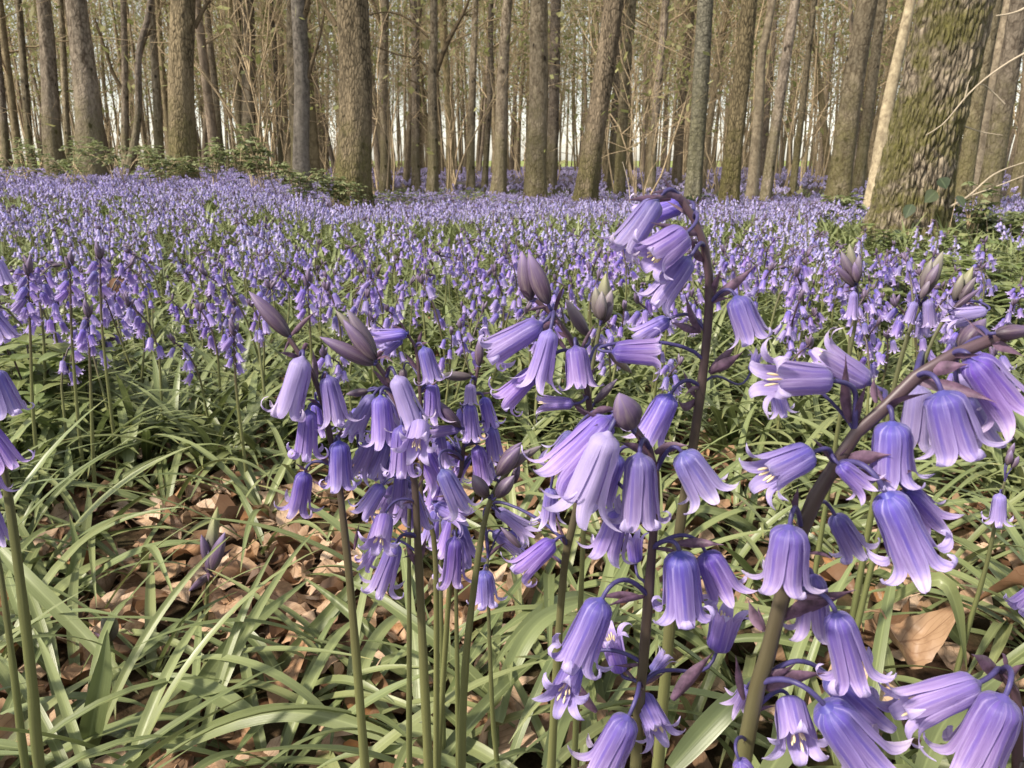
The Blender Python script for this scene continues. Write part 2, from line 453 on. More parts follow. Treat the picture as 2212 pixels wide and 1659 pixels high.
def bud_arrays(L, R, rows=12, n=18):
    g = Geo(); v = np.linspace(0, 1, rows)
    prof = R * np.sin(PI * np.clip(v * .93 + .07, 0, 1)) ** .75 * (1 - .25 * v) * 1.12
    prof[-1] = R * .05; prof[0] = R * .22
    th = np.linspace(0, 2 * PI, n, endpoint=False)
    rr = prof[:, None] * (1 + .09 * np.cos(3 * th + v[:, None] * .7)) * (1 + .03 * np.cos(6 * th)[None])
    V = np.stack(np.broadcast_arrays(np.cos(th)[None] * rr, np.sin(th)[None] * rr, (v * L)[:, None]), -1)
    uv = np.stack(np.broadcast_arrays((th / (2 * PI))[None], v[:, None]), -1)
    g.add(V.reshape(-1, 3), uv.reshape(-1, 2), quads=grid_quads(rows, n, True))
    g.add(np.vstack([V[-1], [[0, 0, L * 1.01]]]), np.tile([[.5, 1.0]], (n + 1, 1)), tris=[(j, (j + 1) % n, n) for j in range(n)])
    return g

def stamen_arrays(L, R, rng):
    g = Geo()
    for k in range(6):
        th = k * PI / 3 + .5 + rng.uniform(-.2, .2); r = R * rng.uniform(.35, .55); z0 = L * rng.uniform(.80, .97)
        a = np.array([math.cos(th) * r * .7, math.sin(th) * r * .7, z0 - L * .16]); c = np.array([math.cos(th) * r, math.sin(th) * r, z0])
        t = np.linspace(0, 1, 6)[:, None]; P = a + (c - a) * t
        tube(g, P, R * .085 * np.array([.6, 1, 1.1, 1.1, .9, .4]), 6)
        f = np.array([math.cos(th) * r * .6, math.sin(th) * r * .6, L * .45])
        tube(g, np.array([f, a]), [R * .03, R * .03], 4, cap=False)
    return g

def orient(V, base, axis, spin=0.0):
    axis = norm(axis)
    ref = np.array([0, 0, 1.0]) if abs(axis[2]) < .9 else np.array([1.0, 0, 0])
    x = norm(np.cross(ref, axis)); y = np.cross(axis, x)
    c, s = math.cos(spin), math.sin(spin)
    xx = x * c + y * s; yy = -x * s + y * c
    return np.asarray(base) + V[:, :1] * xx + V[:, 1:2] * yy + V[:, 2:3] * axis

def place(g, mats, name, base, axis, spin, origin, parent):
    v, uv, q, t, qm, tm = g.arrays()
    v = orient(v, base, axis, spin) - np.asarray(origin)
    return link(name, make_mesh(name, v, uv, q, t, qm, tm, mats), parent)

def bract(parent, origin, A, tip, W, droop=.15, name='bract'):
    A = np.asarray(A, float); tip = np.asarray(tip, float); L = np.linalg.norm(tip - A)
    c = A + (tip - A) * .5 + np.array([0, 0, L * droop])
    P = bezier(A, A + (c - A) * .7, c + (tip - c) * .3, tip, 9)
    t = np.linspace(0, 1, 9)
    g = Geo(); side = np.cross(norm(tip - A), [0.3, -.8, .4])
    blade(g, P, W * np.sin(PI * np.clip(t * .85 + .12, 0, 1)) * (1 - t ** 3) + W * .02, side, keel=.5, cols=5)
    return link(name, g.mesh(name, M['bract'], origin), parent)

ZOOM = {'v': (0, 0, 1.0, 1.0), '3': (486.6, 575.1, .32, .32), '4': (1017.5, 353.9, .32, .32), '5': (1061.8, 796.3, .32, .32),
        '6': (1548.4, 530.9, .32, .32), '7': (1504.2, 1061.8, .36, .36), '8': (1106, 1238.7, .28, .28), '9': (707.8, 973.3, .4134, .4134)}
def zz(z, x, y):
    a, b_, s, t = ZOOM[z]; return a + x * s, b_ + y * t

def hero(label, Y, stem, bells=(), bracts=(), r=.0028, green=False, seed=1, leaf=0, group=None):
    """stem: (zoom, x, y) from the tip down; bells: (zoom, bx, by, tx, ty, kind, dy, tilt, width factor, pale)"""
    rng = np.random.default_rng(seed)
    P = [at(*zz(*s[:3]), Y + (s[3] if len(s) > 3 else 0)) for s in stem]
    d = norm(P[-1] - P[-2]); d = norm(np.array([d[0] * .6, 0, min(d[2], -.5)]))
    k = (P[-1][2] - float(gz(P[-1][0], Y))) / -d[2]
    if k > 0: P.append(P[-1] + d * k)
    base = P[-1].copy()
    P = smooth_path(P[::-1], 44)
    root = empty('bluebell', base, label, 'bluebell', group)
    g = Geo(); R = r * (1 - .62 * np.linspace(0, 1, len(P)) ** 1.4)
    n = 12; th = np.linspace(0, 2 * PI, n, endpoint=False)
    sv = np.linspace(0, 1, len(P))[:, None]
    wob = 1 + .10 * np.cos(3 * th[None] + sv * 4) + .07 * np.sin(sv * 61 + seed) * np.sin(sv * 23) + .10 * np.exp(-((sv * 9 % 1 - .5) / .12) ** 2) * sstep(.5, .8, sv)
    tube(g, P, R, n, wob=wob)
    so = link('stem', g.mesh('stem', M['stem'], base), root)
    if green: so.color = (1, 1, 1, .35)
    for i, bl in enumerate(bells):
        z, bx, by, tx, ty, kind, dy, tilt = bl[:8]
        wf = bl[8] if len(bl) > 8 else 1.0; pale = bl[9] if len(bl) > 9 else 0.0
        B = at(*zz(z, bx, by), Y + dy)
        T0 = at(*zz(z, tx, ty), Y + dy); L0 = np.linalg.norm(T0 - B)
        T = T0 + np.array([0, 1, 0]) * tilt * max(L0, .016); ax = norm(T - B); L = np.linalg.norm(T - B)
        if kind == 's': L = .017
        spin = rng.uniform(0, PI / 3)
        if kind == 'b':
            o = place(bud_arrays(L, L * .135 * wf), M['bud'], 'bud', B, ax, spin, base, root); o.color = (1, 1, 1, 1 - pale)
        else:
            curl = {'o': 3.6, 'c': 4.9, 's': 3.0, 't': 1.9}[kind] * rng.uniform(.9, 1.1)
            Rb = L * .200 * wf if kind != 's' else .0042 * wf
            o = place(bell_arrays(L, Rb, curl, rng=rng), M['petal'], 'flower_bell', B, ax, spin, base, root); o.color = (1, 1, 1, 1 - pale)
            if kind in 'so' or rng.random() < .5:
                place(stamen_arrays(L, Rb, rng), M['stamen'], 'stamens', B, ax, spin, base, o)
        # pedicel from the stem, arching over into the bell
        D = np.linalg.norm(P - (B + np.array([0, 0, -.003])), axis=1); D[:10] += 1
        A = P[int(np.argmin(D))]; d = max(np.linalg.norm(A - B), .003)
        out = norm(B - A)
        PB = bezier(A, A + norm(out * .7 + np.array([0, 0, .7])) * d * .5, B - ax * d * .55, B + ax * L * .03, 12)
        g = Geo(); tube(g, PB, np.linspace(.00085, .00065, 12) * (L / .019) ** .5, 7)
        link('pedicel', g.mesh('pedicel', M['pedicel'], base), o)
        if rng.random() < .75:
            tip = A + norm(out + np.array([rng.uniform(-.6, .6), rng.uniform(-.6, .4), rng.uniform(-.2, 1.0)])) * L * rng.uniform(.5, .95)
            bract(o, base, A, tip, L * .045, rng.uniform(-.1, .25))
    for bc in bracts:
        z, ax_, ay_, tx, ty = bc[:5]; dy = bc[5] if len(bc) > 5 else 0; w = bc[6] if len(bc) > 6 else .0014
        bract(root, base, at(*zz(z, ax_, ay_), Y), at(*zz(z, tx, ty), Y + dy), w, bc[7] if len(bc) > 7 else .05)
    return root

# ------------------------------------------------------------------ the bluebells close to the lens
# bell: (zoom, base x, base y, tip x, tip y, kind, dy, tilt, width, paleness)
hero('bluebell tipped by a single long closed bud, six bells spaced down its black stalk', .33,
     [('3', 430, 482), ('3', 470, 550), ('3', 530, 630), ('3', 600, 740), ('3', 650, 890), ('3', 690, 1050), ('3', 715, 1190), ('v', 728, 1010), ('v', 746, 1160), ('v', 763, 1340), ('v', 788, 1659)],
     [('3', 432, 478, 148, 178, 'b', 0, .1, 1.0), ('3', 522, 618, 432, 985, 'o', -.008, -.15, .95, .55), ('3', 690, 742, 765, 1050, 'o', -.004, -.1, 1.0),
      ('3', 612, 910, 648, 1130, 'o', .014, .0, .9), ('3', 560, 975, 540, 1275, 'c', -.01, .05, .98), ('3', 768, 1185, 778, 1475, 'c', -.008, -.05, 1.12),
      ('3', 535, 1395, 480, 1655, 'o', 0, .1, 1.0)],
     [('3', 440, 490, 392, 590, 0, .0007), ('3', 520, 620, 355, 580, -.01, .0012), ('3', 620, 760, 590, 560, .01, .0014), ('3', 690, 1490, 580, 1450, 0, .001), ('3', 560, 1390, 462, 1325, -.005, .0006)], r=.0029, seed=3)

hero('bluebell topped by a fan of four long grey buds, most crowded with bells', .335,
     [('3', 1010, 640), ('3', 1060, 700), ('3', 1130, 830), ('3', 1180, 980), ('3', 1225, 1150), ('3', 1262, 1350), ('v', 897, 1060), ('v', 906, 1250), ('v', 925, 1659)],
     [('3', 1012, 632, 790, 368, 'b', -.004, .1, 1.05), ('3', 1015, 610, 815, 298, 'b', .008, .1, 1.0, .2), ('3', 960, 545, 738, 303, 'b', .012, .1, .9, .5), ('3', 1000, 662, 640, 478, 'b', -.004, 0, .95),
      ('3', 1155, 745, 1275, 1065, 'o', -.012, 0, .95, .6), ('3', 1048, 878, 1072, 1190, 'o', -.01, -.1, 1.0), ('3', 1000, 872, 865, 1105, 'o', .006, -.1, .9, .2), ('3', 1105, 890, 1150, 1140, 'o', .012, 0, .95),
      ('3', 965, 842, 800, 885, 'b', .012, .3, 1.1, .1), ('3', 1190, 1080, 1195, 1390, 'c', -.016, -.1, 1.0), ('3', 985, 1190, 878, 1405, 't', -.002, .1, 1.0), ('3', 1085, 1195, 1010, 1400, 'o', .008, -.3, 1.0),
      ('3', 1058, 1478, 935, 1659, 'o', -.004, -.1, 1.1), ('3', 1190, 1375, 1165, 1590, 'c', .004, .2, .95), ('3', 1320, 1060, 1310, 1180, 's', -.02, -1.2, 1.1, .5),
      ('9', 300, 340, 285, 440, 's', -.012, -1.1, 1.1), ('9', 255, 505, 190, 610, 'o', 0, .2, .95), ('3', 900, 960, 845, 1150, 'o', .022, 0, 1.0), ('3', 1245, 930, 1290, 1090, 'o', .02, .1, 1.1, .3), ('3', 1120, 1290, 1035, 1430, 'c', .012, 0, 1.1), ('3', 905, 1230, 965, 1400, 'o', .02, 0, 1.1), ('3', 1260, 1420, 1200, 1600, 'c', .02, 0, 1.0), ('3', 1150, 1480, 1080, 1640, 'o', .016, -.2, 1.1), ('9', 355, 488, 275, 725, 'o', -.008, 0, .85)],
     [('3', 1120, 830, 985, 690, -.01, .0012), ('3', 1010, 650, 1080, 560, 0, .0008), ('9', 470, 610, 400, 470, 0, .0016), ('9', 480, 600, 520, 440, 0, .0014), ('9', 140, 520, 165, 380, 0, .001)], r=.0031, seed=4)

hero('thin bluebell with hooked tip whose top bells point sideways over the crowded clump', .41,
     [('3', 1225, 448), ('3', 1270, 510), ('3', 1298, 600), ('3', 1312, 800), ('3', 1322, 1000), ('3', 1330, 1250), ('3', 1325, 1600), ('v', 940, 1200), ('v', 942, 1659)],
     [('3', 1225, 455, 985, 488, 'o', -.004, .1, .8), ('3', 1190, 492, 1035, 600, 't', .006, .2, .85), ('3', 1340, 548, 1405, 770, 'o', -.005, -.1, 1.1), ('3', 1205, 690, 1195, 800, 'b', .01, 0, 1.9),
      ('3', 1392, 785, 1395, 1040, 'o', .004, 0, .95), ('3', 1340, 1240, 1440, 1500, 't', .01, .1, 1.0), ('3', 1440, 1130, 1460, 1330, 'o', .016, 0, 1.1)],
     [('3', 1210, 440, 1115, 390, 0, .0008), ('3', 1300, 540, 1330, 430, 0, .0012), ('3', 1300, 700, 1205, 580, 0, .0014)], r=.0023, seed=5)

hero('slender bluebell ending in one dark upright bud, small bells on a black stalk', .43,
     [('3', 1708, 680), ('3', 1692, 760), ('3', 1680, 850), ('3', 1640, 1000), ('3', 1612, 1200), ('3', 1590, 1400), ('v', 985, 1050), ('v', 975, 1200), ('v', 945, 1659)],
     [('3', 1712, 675, 1722, 478, 'b', 0, .05, 1.1), ('3', 1662, 745, 1430, 745, 'b', -.004, .1, 1.05, .45), ('3', 1655, 795, 1655, 925, 'o', -.006, -.2, 1.3, .3), ('3', 1648, 930, 1665, 1165, 'o', -.01, 0, .95),
      ('3', 1745, 888, 1790, 1085, 'c', .002, .1, 1.0), ('3', 1795, 1088, 1825, 1310, 'o', 0, 0, 1.0), ('3', 1582, 1100, 1375, 1130, 'o', -.012, .1, .75), ('3', 1700, 1215, 1740, 1450, 'o', -.004, 0, 1.0),
      ('3', 1588, 1085, 1395, 890, 'b', -.014, 0, 1.05), ('3', 1600, 960, 1580, 1110, 'o', .012, 0, 1.1), ('3', 1480, 1180, 1500, 1340, 'o', .014, 0, 1.2), ('3', 1550, 1190, 1560, 1330, 'c', .018, 0, 1.1), ('3', 1640, 1290, 1560, 1420, 'o', .012, .1, 1.1), ('3', 1500, 1480, 1460, 1650, 'c', .006, 0, 1.1, .2), ('3', 1760, 1290, 1790, 1440, 'o', .016, 0, 1.1), ('3', 1465, 1378, 1600, 1640, 'o', -.03, -.1, 1.0), ('3', 1440, 1440, 1400, 1630, 'o', .01, .1, 1.1), ('9', 560, 285, 735, 350, 't', -.01, -.3, .9), ('9', 665, 455, 650, 680, 'o', -.012, 0, .95)],
     [('3', 1700, 700, 1665, 700, 0, .0007), ('3', 1630, 1210, 1760, 1110, -.005, .0012), ('3', 1560, 1550, 1400, 1560, 0, .001)], r=.0023, seed=6)

hero('unopened bluebell with a dense bent spike of dark purple buds, no open bells', .35,
     [('v', 1118, 992), ('v', 1095, 1022), ('v', 1062, 1075), ('v', 1040, 1160), ('v', 1020, 1300), ('v', 1004, 1450), ('v', 996, 1659)],
     [('3', 1835, 1410, 1990, 1220, 'b', -.006, 0, 1.6), ('3', 1900, 1370, 2060, 1240, 'b', -.002, 0, 1.3, .2), ('3', 1770, 1555, 1670, 1400, 'b', -.006, -.1, 1.9, .2), ('3', 1830, 1560, 1950, 1405, 'b', -.01, -.1, 1.7, .1), ('3', 1850, 1330, 2000, 1190, 'b', .006, 0, 1.2), ('5', 120, 640, 340, 520, 'b', .002, 0, .9, .3), ('5', 140, 780, 190, 640, 'b', .006, 0, 1.3)],
     [('9', 850, 270, 905, 280, 0, .0008)], r=.003, green=True, seed=7)

hero('short bluebell stem with small half open bells under the bent bud spike', .42,
     [('9', 838, 560), ('9', 835, 640), ('9', 840, 800), ('9', 846, 1000), ('9', 862, 1400), ('v', 1074, 1659)],
     [('9', 818, 632, 828, 790, 'o', -.008, 0, 1.3), ('9', 880, 310, 1060, 440, 't', 0, .1, .7, .4), ('9', 865, 425, 1010, 520, 'o', .01, 0, .9), ('9', 960, 420, 1010, 480, 'o', .01, .2, 1.3)], (), r=.0021, green=True, seed=8)

for i, (x0, y0, x1, Y, lab) in enumerate([(985, 1262, 990, .43, 'bare green bluebell stalk right of the thick middle stems'), (952, 1240, 958, .47, 'thin pale green bluebell stalk behind the thick middle stems'), (884, 1190, 884, .36, 'straight olive bluebell stalk just left of the thickest middle stem')]):
    hero(lab, Y, [('v', x0, y0 - 130), ('v', x0, y0), ('v', (x0 + x1) / 2, 1450), ('v', x1, 1659)],
         [('v', x0 - 2, y0 - 150, x0 - 22, y0 - 70, 'o', .004, .1, 1.0), ('v', x0 + 4, y0 - 130, x0 + 25, y0 - 50, 'o', .004, .1, 1.0), ('v', x0, y0 - 128, x0 - 30, y0 - 205, 'b', .008, .1, 1.0)], (), r=.0022, green=True, seed=20 + i)

hero('tallest bluebell, its dark purple stem reaching the tree trunks before nodding over', .285,
     [('4', 1400, 215), ('4', 1462, 268), ('4', 1530, 430), ('4', 1585, 590), ('4', 1610, 800), ('4', 1604, 1000), ('4', 1588, 1200), ('4', 1560, 1450), ('v', 1505, 905), ('v', 1490, 1010), ('v', 1465, 1160), ('v', 1440, 1420), ('v', 1420, 1659)],
     [('4', 1255, 250, 1005, 590, 'o', -.006, -.15, 1.0), ('4', 1430, 270, 1120, 380, 'c', .01, .2, 1.05), ('4', 1450, 470, 1130, 680, 's', -.016, -.25, 1.3), ('4', 1475, 635, 1225, 950, 'o', -.008, -.05, 1.0),
      ('4', 1335, 1050, 1110, 1190, 't', .006, .1, 1.0), ('4', 960, 1270, 1320, 1270, 's', -.012, -.1, 1.0), ('4', 1790, 900, 1915, 1250, 's', -.008, -.15, 1.15), ('5', 1205, 180, 1040, 500, 't', -.006, .0, 1.15),
      ('4', 1890, 1400, 1960, 1300, 't', .02, .3, 1.0)],
     [('4', 1480, 265, 1285, 75, -.004, .0019, -.15), ('4', 1470, 260, 1210, 200, -.008, .0017, .2), ('4', 1350, 235, 1040, 248, -.01, .0016, .05), ('4', 1545, 470, 1210, 395, -.016, .002, .0), ('4', 1570, 650, 1480, 495, -.006, .0022, -.1),
      ('4', 1630, 915, 1685, 710, -.004, .0018, 0), ('4', 1640, 905, 1935, 670, .004, .0021, -.1), ('4', 1610, 1415, 1805, 1190, .004, .0022, -.1), ('4', 1610, 1405, 1840, 1265, -.006, .0024, -.1), ('4', 1550, 1140, 1440, 860, 0, .0018, -.1), ('4', 1545, 1130, 1350, 1070, -.008, .0018, 0),
      ('5', 1390, 200, 1290, 0, 0, .0014, -.1), ('5', 1380, 210, 1250, 190, -.008, .0018, -.5)], r=.0034, seed=9)

hero('bluebell with a pair of closed plum coloured buds on top', .31,
     [('4', 440, 920), ('4', 520, 985), ('4', 620, 1100), ('4', 705, 1240), ('4', 765, 1420), ('4', 795, 1600), ('v', 1276, 900), ('v', 1270, 990), ('v', 1240, 1120), ('v', 1215, 1260), ('v', 1190, 1659)],
     [('4', 400, 920, 345, 595, 'b', 0, .05, 1.35), ('4', 520, 945, 390, 600, 'b', -.006, .05, 1.25), ('4', 475, 1080, 130, 1290, 'c', -.01, .1, .95), ('4', 535, 1125, 440, 1500, 't', -.014, 0, .85, .3), ('4', 440, 1395, 215, 1610, 'o', -.006, 0, 1.0),
      ('4', 705, 1235, 735, 1510, 's', -.012, -.3, 1.1), ('4', 690, 1620, 440, 1620, 't', -.01, 0, .85), ('4', 790, 1160, 640, 915, 'b', .006, .05, 1.1, .3), ('4', 830, 1620, 990, 1460, 'b', .004, .1, .9, .1), ('4', 930, 1260, 1090, 1420, 'b', .014, .1, 1.0, .5),
      ('5', 420, 1165, 175, 1350, 'o', -.008, -.2, 1.0), ('5', 200, 1210, 60, 1090, 'b', .01, .2, .9, .1), ('5', 60, 970, 240, 1130, 't', .02, .1, .7, .4)],
     [('4', 570, 1060, 375, 1185, -.012, .0016), ('4', 520, 960, 365, 1000, -.008, .0008), ('4', 650, 1170, 580, 1130, 0, .001), ('4', 640, 1250, 570, 1160, 0, .0012), ('5', 650, 320, 520, 190, -.004, .0016)], r=.0027, seed=10)

hero('young bluebell with a tight upright head of pale green and mauve buds', .40,
     [('4', 890, 960), ('4', 880, 1050), ('4', 850, 1200), ('4', 815, 1400), ('4', 800, 1600), ('v', 1262, 1100), ('v', 1240, 1659)],
     [('4', 885, 1050, 910, 740, 'b', .004, 0, 1.2, .85), ('4', 870, 1050, 840, 830, 'b', -.004, 0, 1.4, .6), ('4', 895, 1060, 950, 850, 'b', -.004, 0, 1.4, .3), ('4', 880, 1055, 885, 860, 'b', -.01, 0, 1.5, .4), ('4', 880, 1080, 960, 940, 'b', -.006, 0, 1.3, .2)],
     (), r=.0022, green=True, seed=12)

hero('bluebell with a round dark bud at its tip and one whitish lilac bell', .235,
     [('5', 960, 395), ('5', 1010, 465), ('5', 1080, 575), ('5', 1108, 750), ('5', 1105, 950), ('5', 1085, 1200), ('8', 1050, 200), ('8', 1010, 700), ('8', 985, 950), ('8', 950, 1501)],
     [('5', 945, 400, 850, 140, 'b', -.012, -.25, 2.3), ('5', 800, 335, 400, 730, 'o', -.006, -.1, .9), ('5', 790, 440, 590, 955, 't', -.016, 0, .95, .75), ('5', 545, 440, 440, 640, 't', .016, .3, 1.1), ('5', 850, 580, 720, 930, 't', .01, .1, .95), ('5', 1000, 580, 990, 1020, 'c', -.012, -.05, 1.12),
      ('5', 1290, 570, 1540, 985, 's', -.006, -.05, 1.18), ('5', 870, 955, 720, 1370, 's', .002, -.1, 1.1), ('5', 1270, 1245, 1300, 1650, 'c', -.01, 0, 1.25), ('5', 1450, 1245, 1610, 1580, 's', .0, -.1, 1.15), ('5', 970, 1310, 960, 1130, 't', .02, .1, 1.2), ('5', 400, 810, 390, 1050, 't', .03, .1, .9),
      ('8', 690, 205, 480, 650, 'c', -.012, -.1, 1.1), ('8', 835, 760, 750, 470, 'o', .006, .1, 1.05), ('8', 480, 730, 320, 740, 's', -.004, -1.3, 1.0), ('8', 895, 1110, 690, 1480, 'o', -.02, -.05, 1.2), ('8', 1580, 600, 1690, 300, 't', .014, .15, 1.35), ('8', 1000, 940, 1090, 1030, 's', .006, -.9, 1.0), ('8', 1080, 760, 1210, 650, 't', .03, .2, 1.2)],
     [('5', 820, 270, 640, 330, -.006, .0014, .15), ('5', 850, 360, 690, 390, -.012, .0013, .1), ('5', 1080, 570, 1060, 500, 0, .0012), ('5', 1090, 590, 860, 500, -.006, .0016, .1), ('5', 1100, 570, 1330, 520, -.006, .0018, .15), ('5', 1250, 1180, 1570, 1190, -.006, .0018, .05), ('8', 990, 180, 650, 190, -.004, .0014, .1),
      ('8', 1240, 980, 1560, 600, .004, .003, 0), ('8', 655, 1070, 480, 880, 0, .0018, 0), ('8', 655, 1070, 470, 780, .004, .001, 0), ('8', 1060, 1150, 1090, 1430, 0, .0016, 0), ('8', 1000, 1010, 985, 880, -.004, .0016, 0)], r=.0032, seed=13)

hero('large arching bluebell on the thickest brown purple stem, wide open bells hanging below', .20,
     [('6', 2120, 560), ('6', 1860, 630), ('6', 1500, 780), ('6', 1330, 895), ('6', 1140, 1085), ('6', 960, 1235), ('6', 800, 1470), ('v', 1768, 1060), ('v', 1735, 1130), ('v', 1688, 1290), ('v', 1655, 1420), ('v', 1600, 1659)],
     [('6', 765, 910, 290, 870, 'o', -.006, -.2, 1.05), ('6', 1030, 930, 720, 740, 't', .014, .3, 1.0), ('6', 640, 1400, 250, 1520, 's', -.006, -.3, 1.0), ('6', 1520, 990, 1620, 1440, 's', -.010, -.1, 1.25), ('6', 1650, 1000, 1830, 1290, 'o', .008, .1, 1.1), ('6', 1720, 760, 2000, 1130, 't', -.006, 0, 1.1),
      ('6', 1185, 1195, 1180, 1500, 's', -.004, 0, 1.15), ('6', 1370, 950, 1330, 1350, 'o', .02, 0, 1.0, .35), ('6', 1640, 690, 1840, 500, 'b', .01, .1, 1.9), ('6', 1880, 590, 2120, 560, 'b', -.004, -.1, 1.6), ('6', 1640, 860, 1780, 1050, 'o', .022, .2, 1.0, .7),
      ('7', 1140, 15, 1330, 440, 'o', -.012, 0, 1.05), ('7', 1265, 0, 1440, 200, 't', 0, .1, 1.2), ('7', 835, 145, 950, 360, 'c', .012, 0, 1.15), ('7', 560, 210, 510, 590, 's', -.014, -.05, 1.2), ('7', 695, 500, 690, 820, 'o', .002, -.05, 1.1), ('7', 840, 735, 940, 1110, 'c', -.012, 0, 1.0),
      ('7', 800, 1110, 1060, 1370, 'c', .004, .05, 1.0), ('7', 775, 1290, 1040, 1640, 'o', -.012, 0, 1.15), ('7', 560, 1250, 490, 1350, 's', .004, -1.4, 1.2), ('7', 300, 1180, 270, 1330, 't', .03, .3, 1.0), ('6', 830, 1480, 1000, 1640, 't', -.01, 0, 1.15), ('7', 260, 1620, 330, 1760, 't', -.016, 0, 1.4), ('6', 400, 960, 440, 1130, 'o', .006, 0, 1.3)],
     [('6', 910, 1190, 870, 730, -.004, .0024, -.05), ('6', 960, 1190, 1010, 920, -.006, .0018, 0), ('6', 1080, 1060, 1060, 880, .004, .0014, 0), ('6', 1340, 900, 1890, 1060, -.012, .0024, .1), ('6', 1150, 1100, 1450, 990, -.012, .0022, .05), ('6', 820, 1490, 1180, 1410, -.01, .0024, .08), ('6', 880, 1500, 1180, 1600, -.012, .0026, .1), ('6', 1180, 1600, 1330, 1520, -.012, .0014, .1),
      ('6', 1880, 620, 2074, 750, -.008, .003, .05), ('6', 1400, 850, 1700, 800, -.008, .002, .05), ('7', 610, 130, 610, -30, -.008, .002, .1), ('7', 520, 770, 960, 590, -.01, .003, .05), ('7', 430, 1200, 780, 1090, -.01, .003, .1), ('7', 440, 1180, 610, 1020, -.006, .002, 0), ('7', 290, 1250, 235, 980, -.004, .0016, 0), ('7', 660, 370, 830, 420, -.01, .0014, .3), ('7', 400, 830, 310, 650, .006, .0022, 0), ('7', 410, 840, 370, 690, .006, .0016, 0)], r=.0039, seed=14)

hero('bluebell cut by the bottom edge, two big blurred bells beside the dead leaves', .20,
     [('7', 1830, 1080), ('7', 1880, 1130), ('7', 1920, 1250), ('7', 1925, 1450), ('7', 1920, 1700), ('7', 1915, 1900)],
     [('7', 1690, 1150, 1200, 1310, 'o', -.006, -.05, 1.0), ('7', 1850, 1235, 1640, 1640, 'o', -.016, 0, 1.25), ('7', 1880, 1300, 2000, 1560, 't', .02, .1, 1.1)],
     [('7', 1850, 1130, 1650, 975, -.004, .0026, .1), ('7', 1880, 1120, 1830, 970, 0, .0012, .4), ('7', 1890, 1130, 1966, 1040, 0, .0016, .3)], r=.0034, seed=15)

hero('bluebell mostly beyond the right edge showing one bell with pale curled tips', .28,
     [('7', 2080, 500), ('7', 2040, 640), ('7', 2010, 900), ('7', 1990, 1300)],
     [('7', 2080, 560, 1900, 690, 'c', -.004, -.1, 1.2)], (), r=.002, green=True, seed=16)

hero('slim bluebell with a dark bud tuft and one straight narrow bell', .62,
     [('6', 930, 190), ('6', 945, 260), ('6', 950, 350), ('6', 930, 550), ('6', 895, 730), ('6', 860, 1000), ('6', 800, 1340)],
     [('6', 930, 250, 850, 40, 'b', -.004, .1, 1.1, .2), ('6', 940, 240, 905, -10, 'b', .004, .1, 1.0, .7), ('6', 945, 250, 960, 60, 'b', 0, 0, 1.2, .2), ('6', 925, 270, 800, 130, 'b', -.006, 0, 1.0), ('6', 925, 310, 910, 490, 'c', -.01, 0, .8, .3), ('6', 950, 250, 930, 110, 'b', -.008, 0, 1.4)],
     [('6', 945, 300, 830, 320, -.01, .0006)], r=.0028, seed=30, green=True)
hero('bluebell with a tall tapering bud spike and a ring of short bells', .56,
     [('6', 1430, 250), ('6', 1390, 370), ('6', 1350, 450), ('6', 1290, 600), ('6', 1215, 870), ('6', 1150, 1200)],
     [('6', 1390, 340, 1545, 40, 'b', .004, .1, 1.0, .6), ('6', 1390, 310, 1450, 90, 'b', 0, 0, 1.1, .5), ('6', 1410, 290, 1500, 120, 'b', -.006, 0, 1.3, .1), ('6', 1375, 360, 1440, 230, 'b', -.008, 0, 1.3, .2), ('6', 1335, 378, 1290, 520, 'c', -.012, 0, 1.0, .3), ('6', 1425, 365, 1435, 540, 'c', -.008, 0, 1.0, .3), ('6', 1385, 450, 1385, 610, 'c', .01, 0, 1.1), ('6', 1240, 500, 1200, 610, 'o', .014, 0, 1.1)],
     [('6', 1350, 390, 1345, 330, -.01, .0012), ('6', 1430, 370, 1440, 300, -.01, .0012)], r=.0031, seed=31, green=True)
hero('leaning bluebell with a yellowish green bud spike and one pale bell held level', .53,
     [('6', 1700, 310), ('6', 1610, 410), ('6', 1500, 550), ('6', 1430, 700), ('6', 1380, 830), ('6', 1300, 1100)],
     [('6', 1620, 380, 1730, 140, 'b', .004, 0, 1.1, .9), ('6', 1600, 370, 1660, 190, 'b', 0, 0, 1.2, .7), ('6', 1640, 370, 1750, 210, 'b', -.004, 0, 1.2, .3), ('6', 1590, 430, 1780, 285, 'b', -.01, 0, .7), ('6', 1820, 440, 1560, 480, 't', -.01, 0, .8, .5), ('6', 1700, 530, 1560, 520, 't', 0, 0, 1.0, .3)],
     (), r=.0028, seed=32, green=True)
hero('thin green bluebell stalk at right carrying one tiny pale bell', .55,
     [('7', 1850, -60), ('7', 1825, 30), ('7', 1800, 150), ('7', 1750, 400), ('7', 1690, 620), ('7', 1620, 860)],
     [('7', 1822, 15, 1808, 185, 'c', -.008, 0, 1.0, .4), ('6', 1960, 1480, 1990, 1380, 'b', 0, 0, 1.6), ('6', 1990, 1500, 2040, 1420, 'b', 0, 0, 1.6), ('6', 1960, 1440, 2010, 1330, 'b', .004, 0, 1.2)], (), r=.0026, seed=33, green=True)
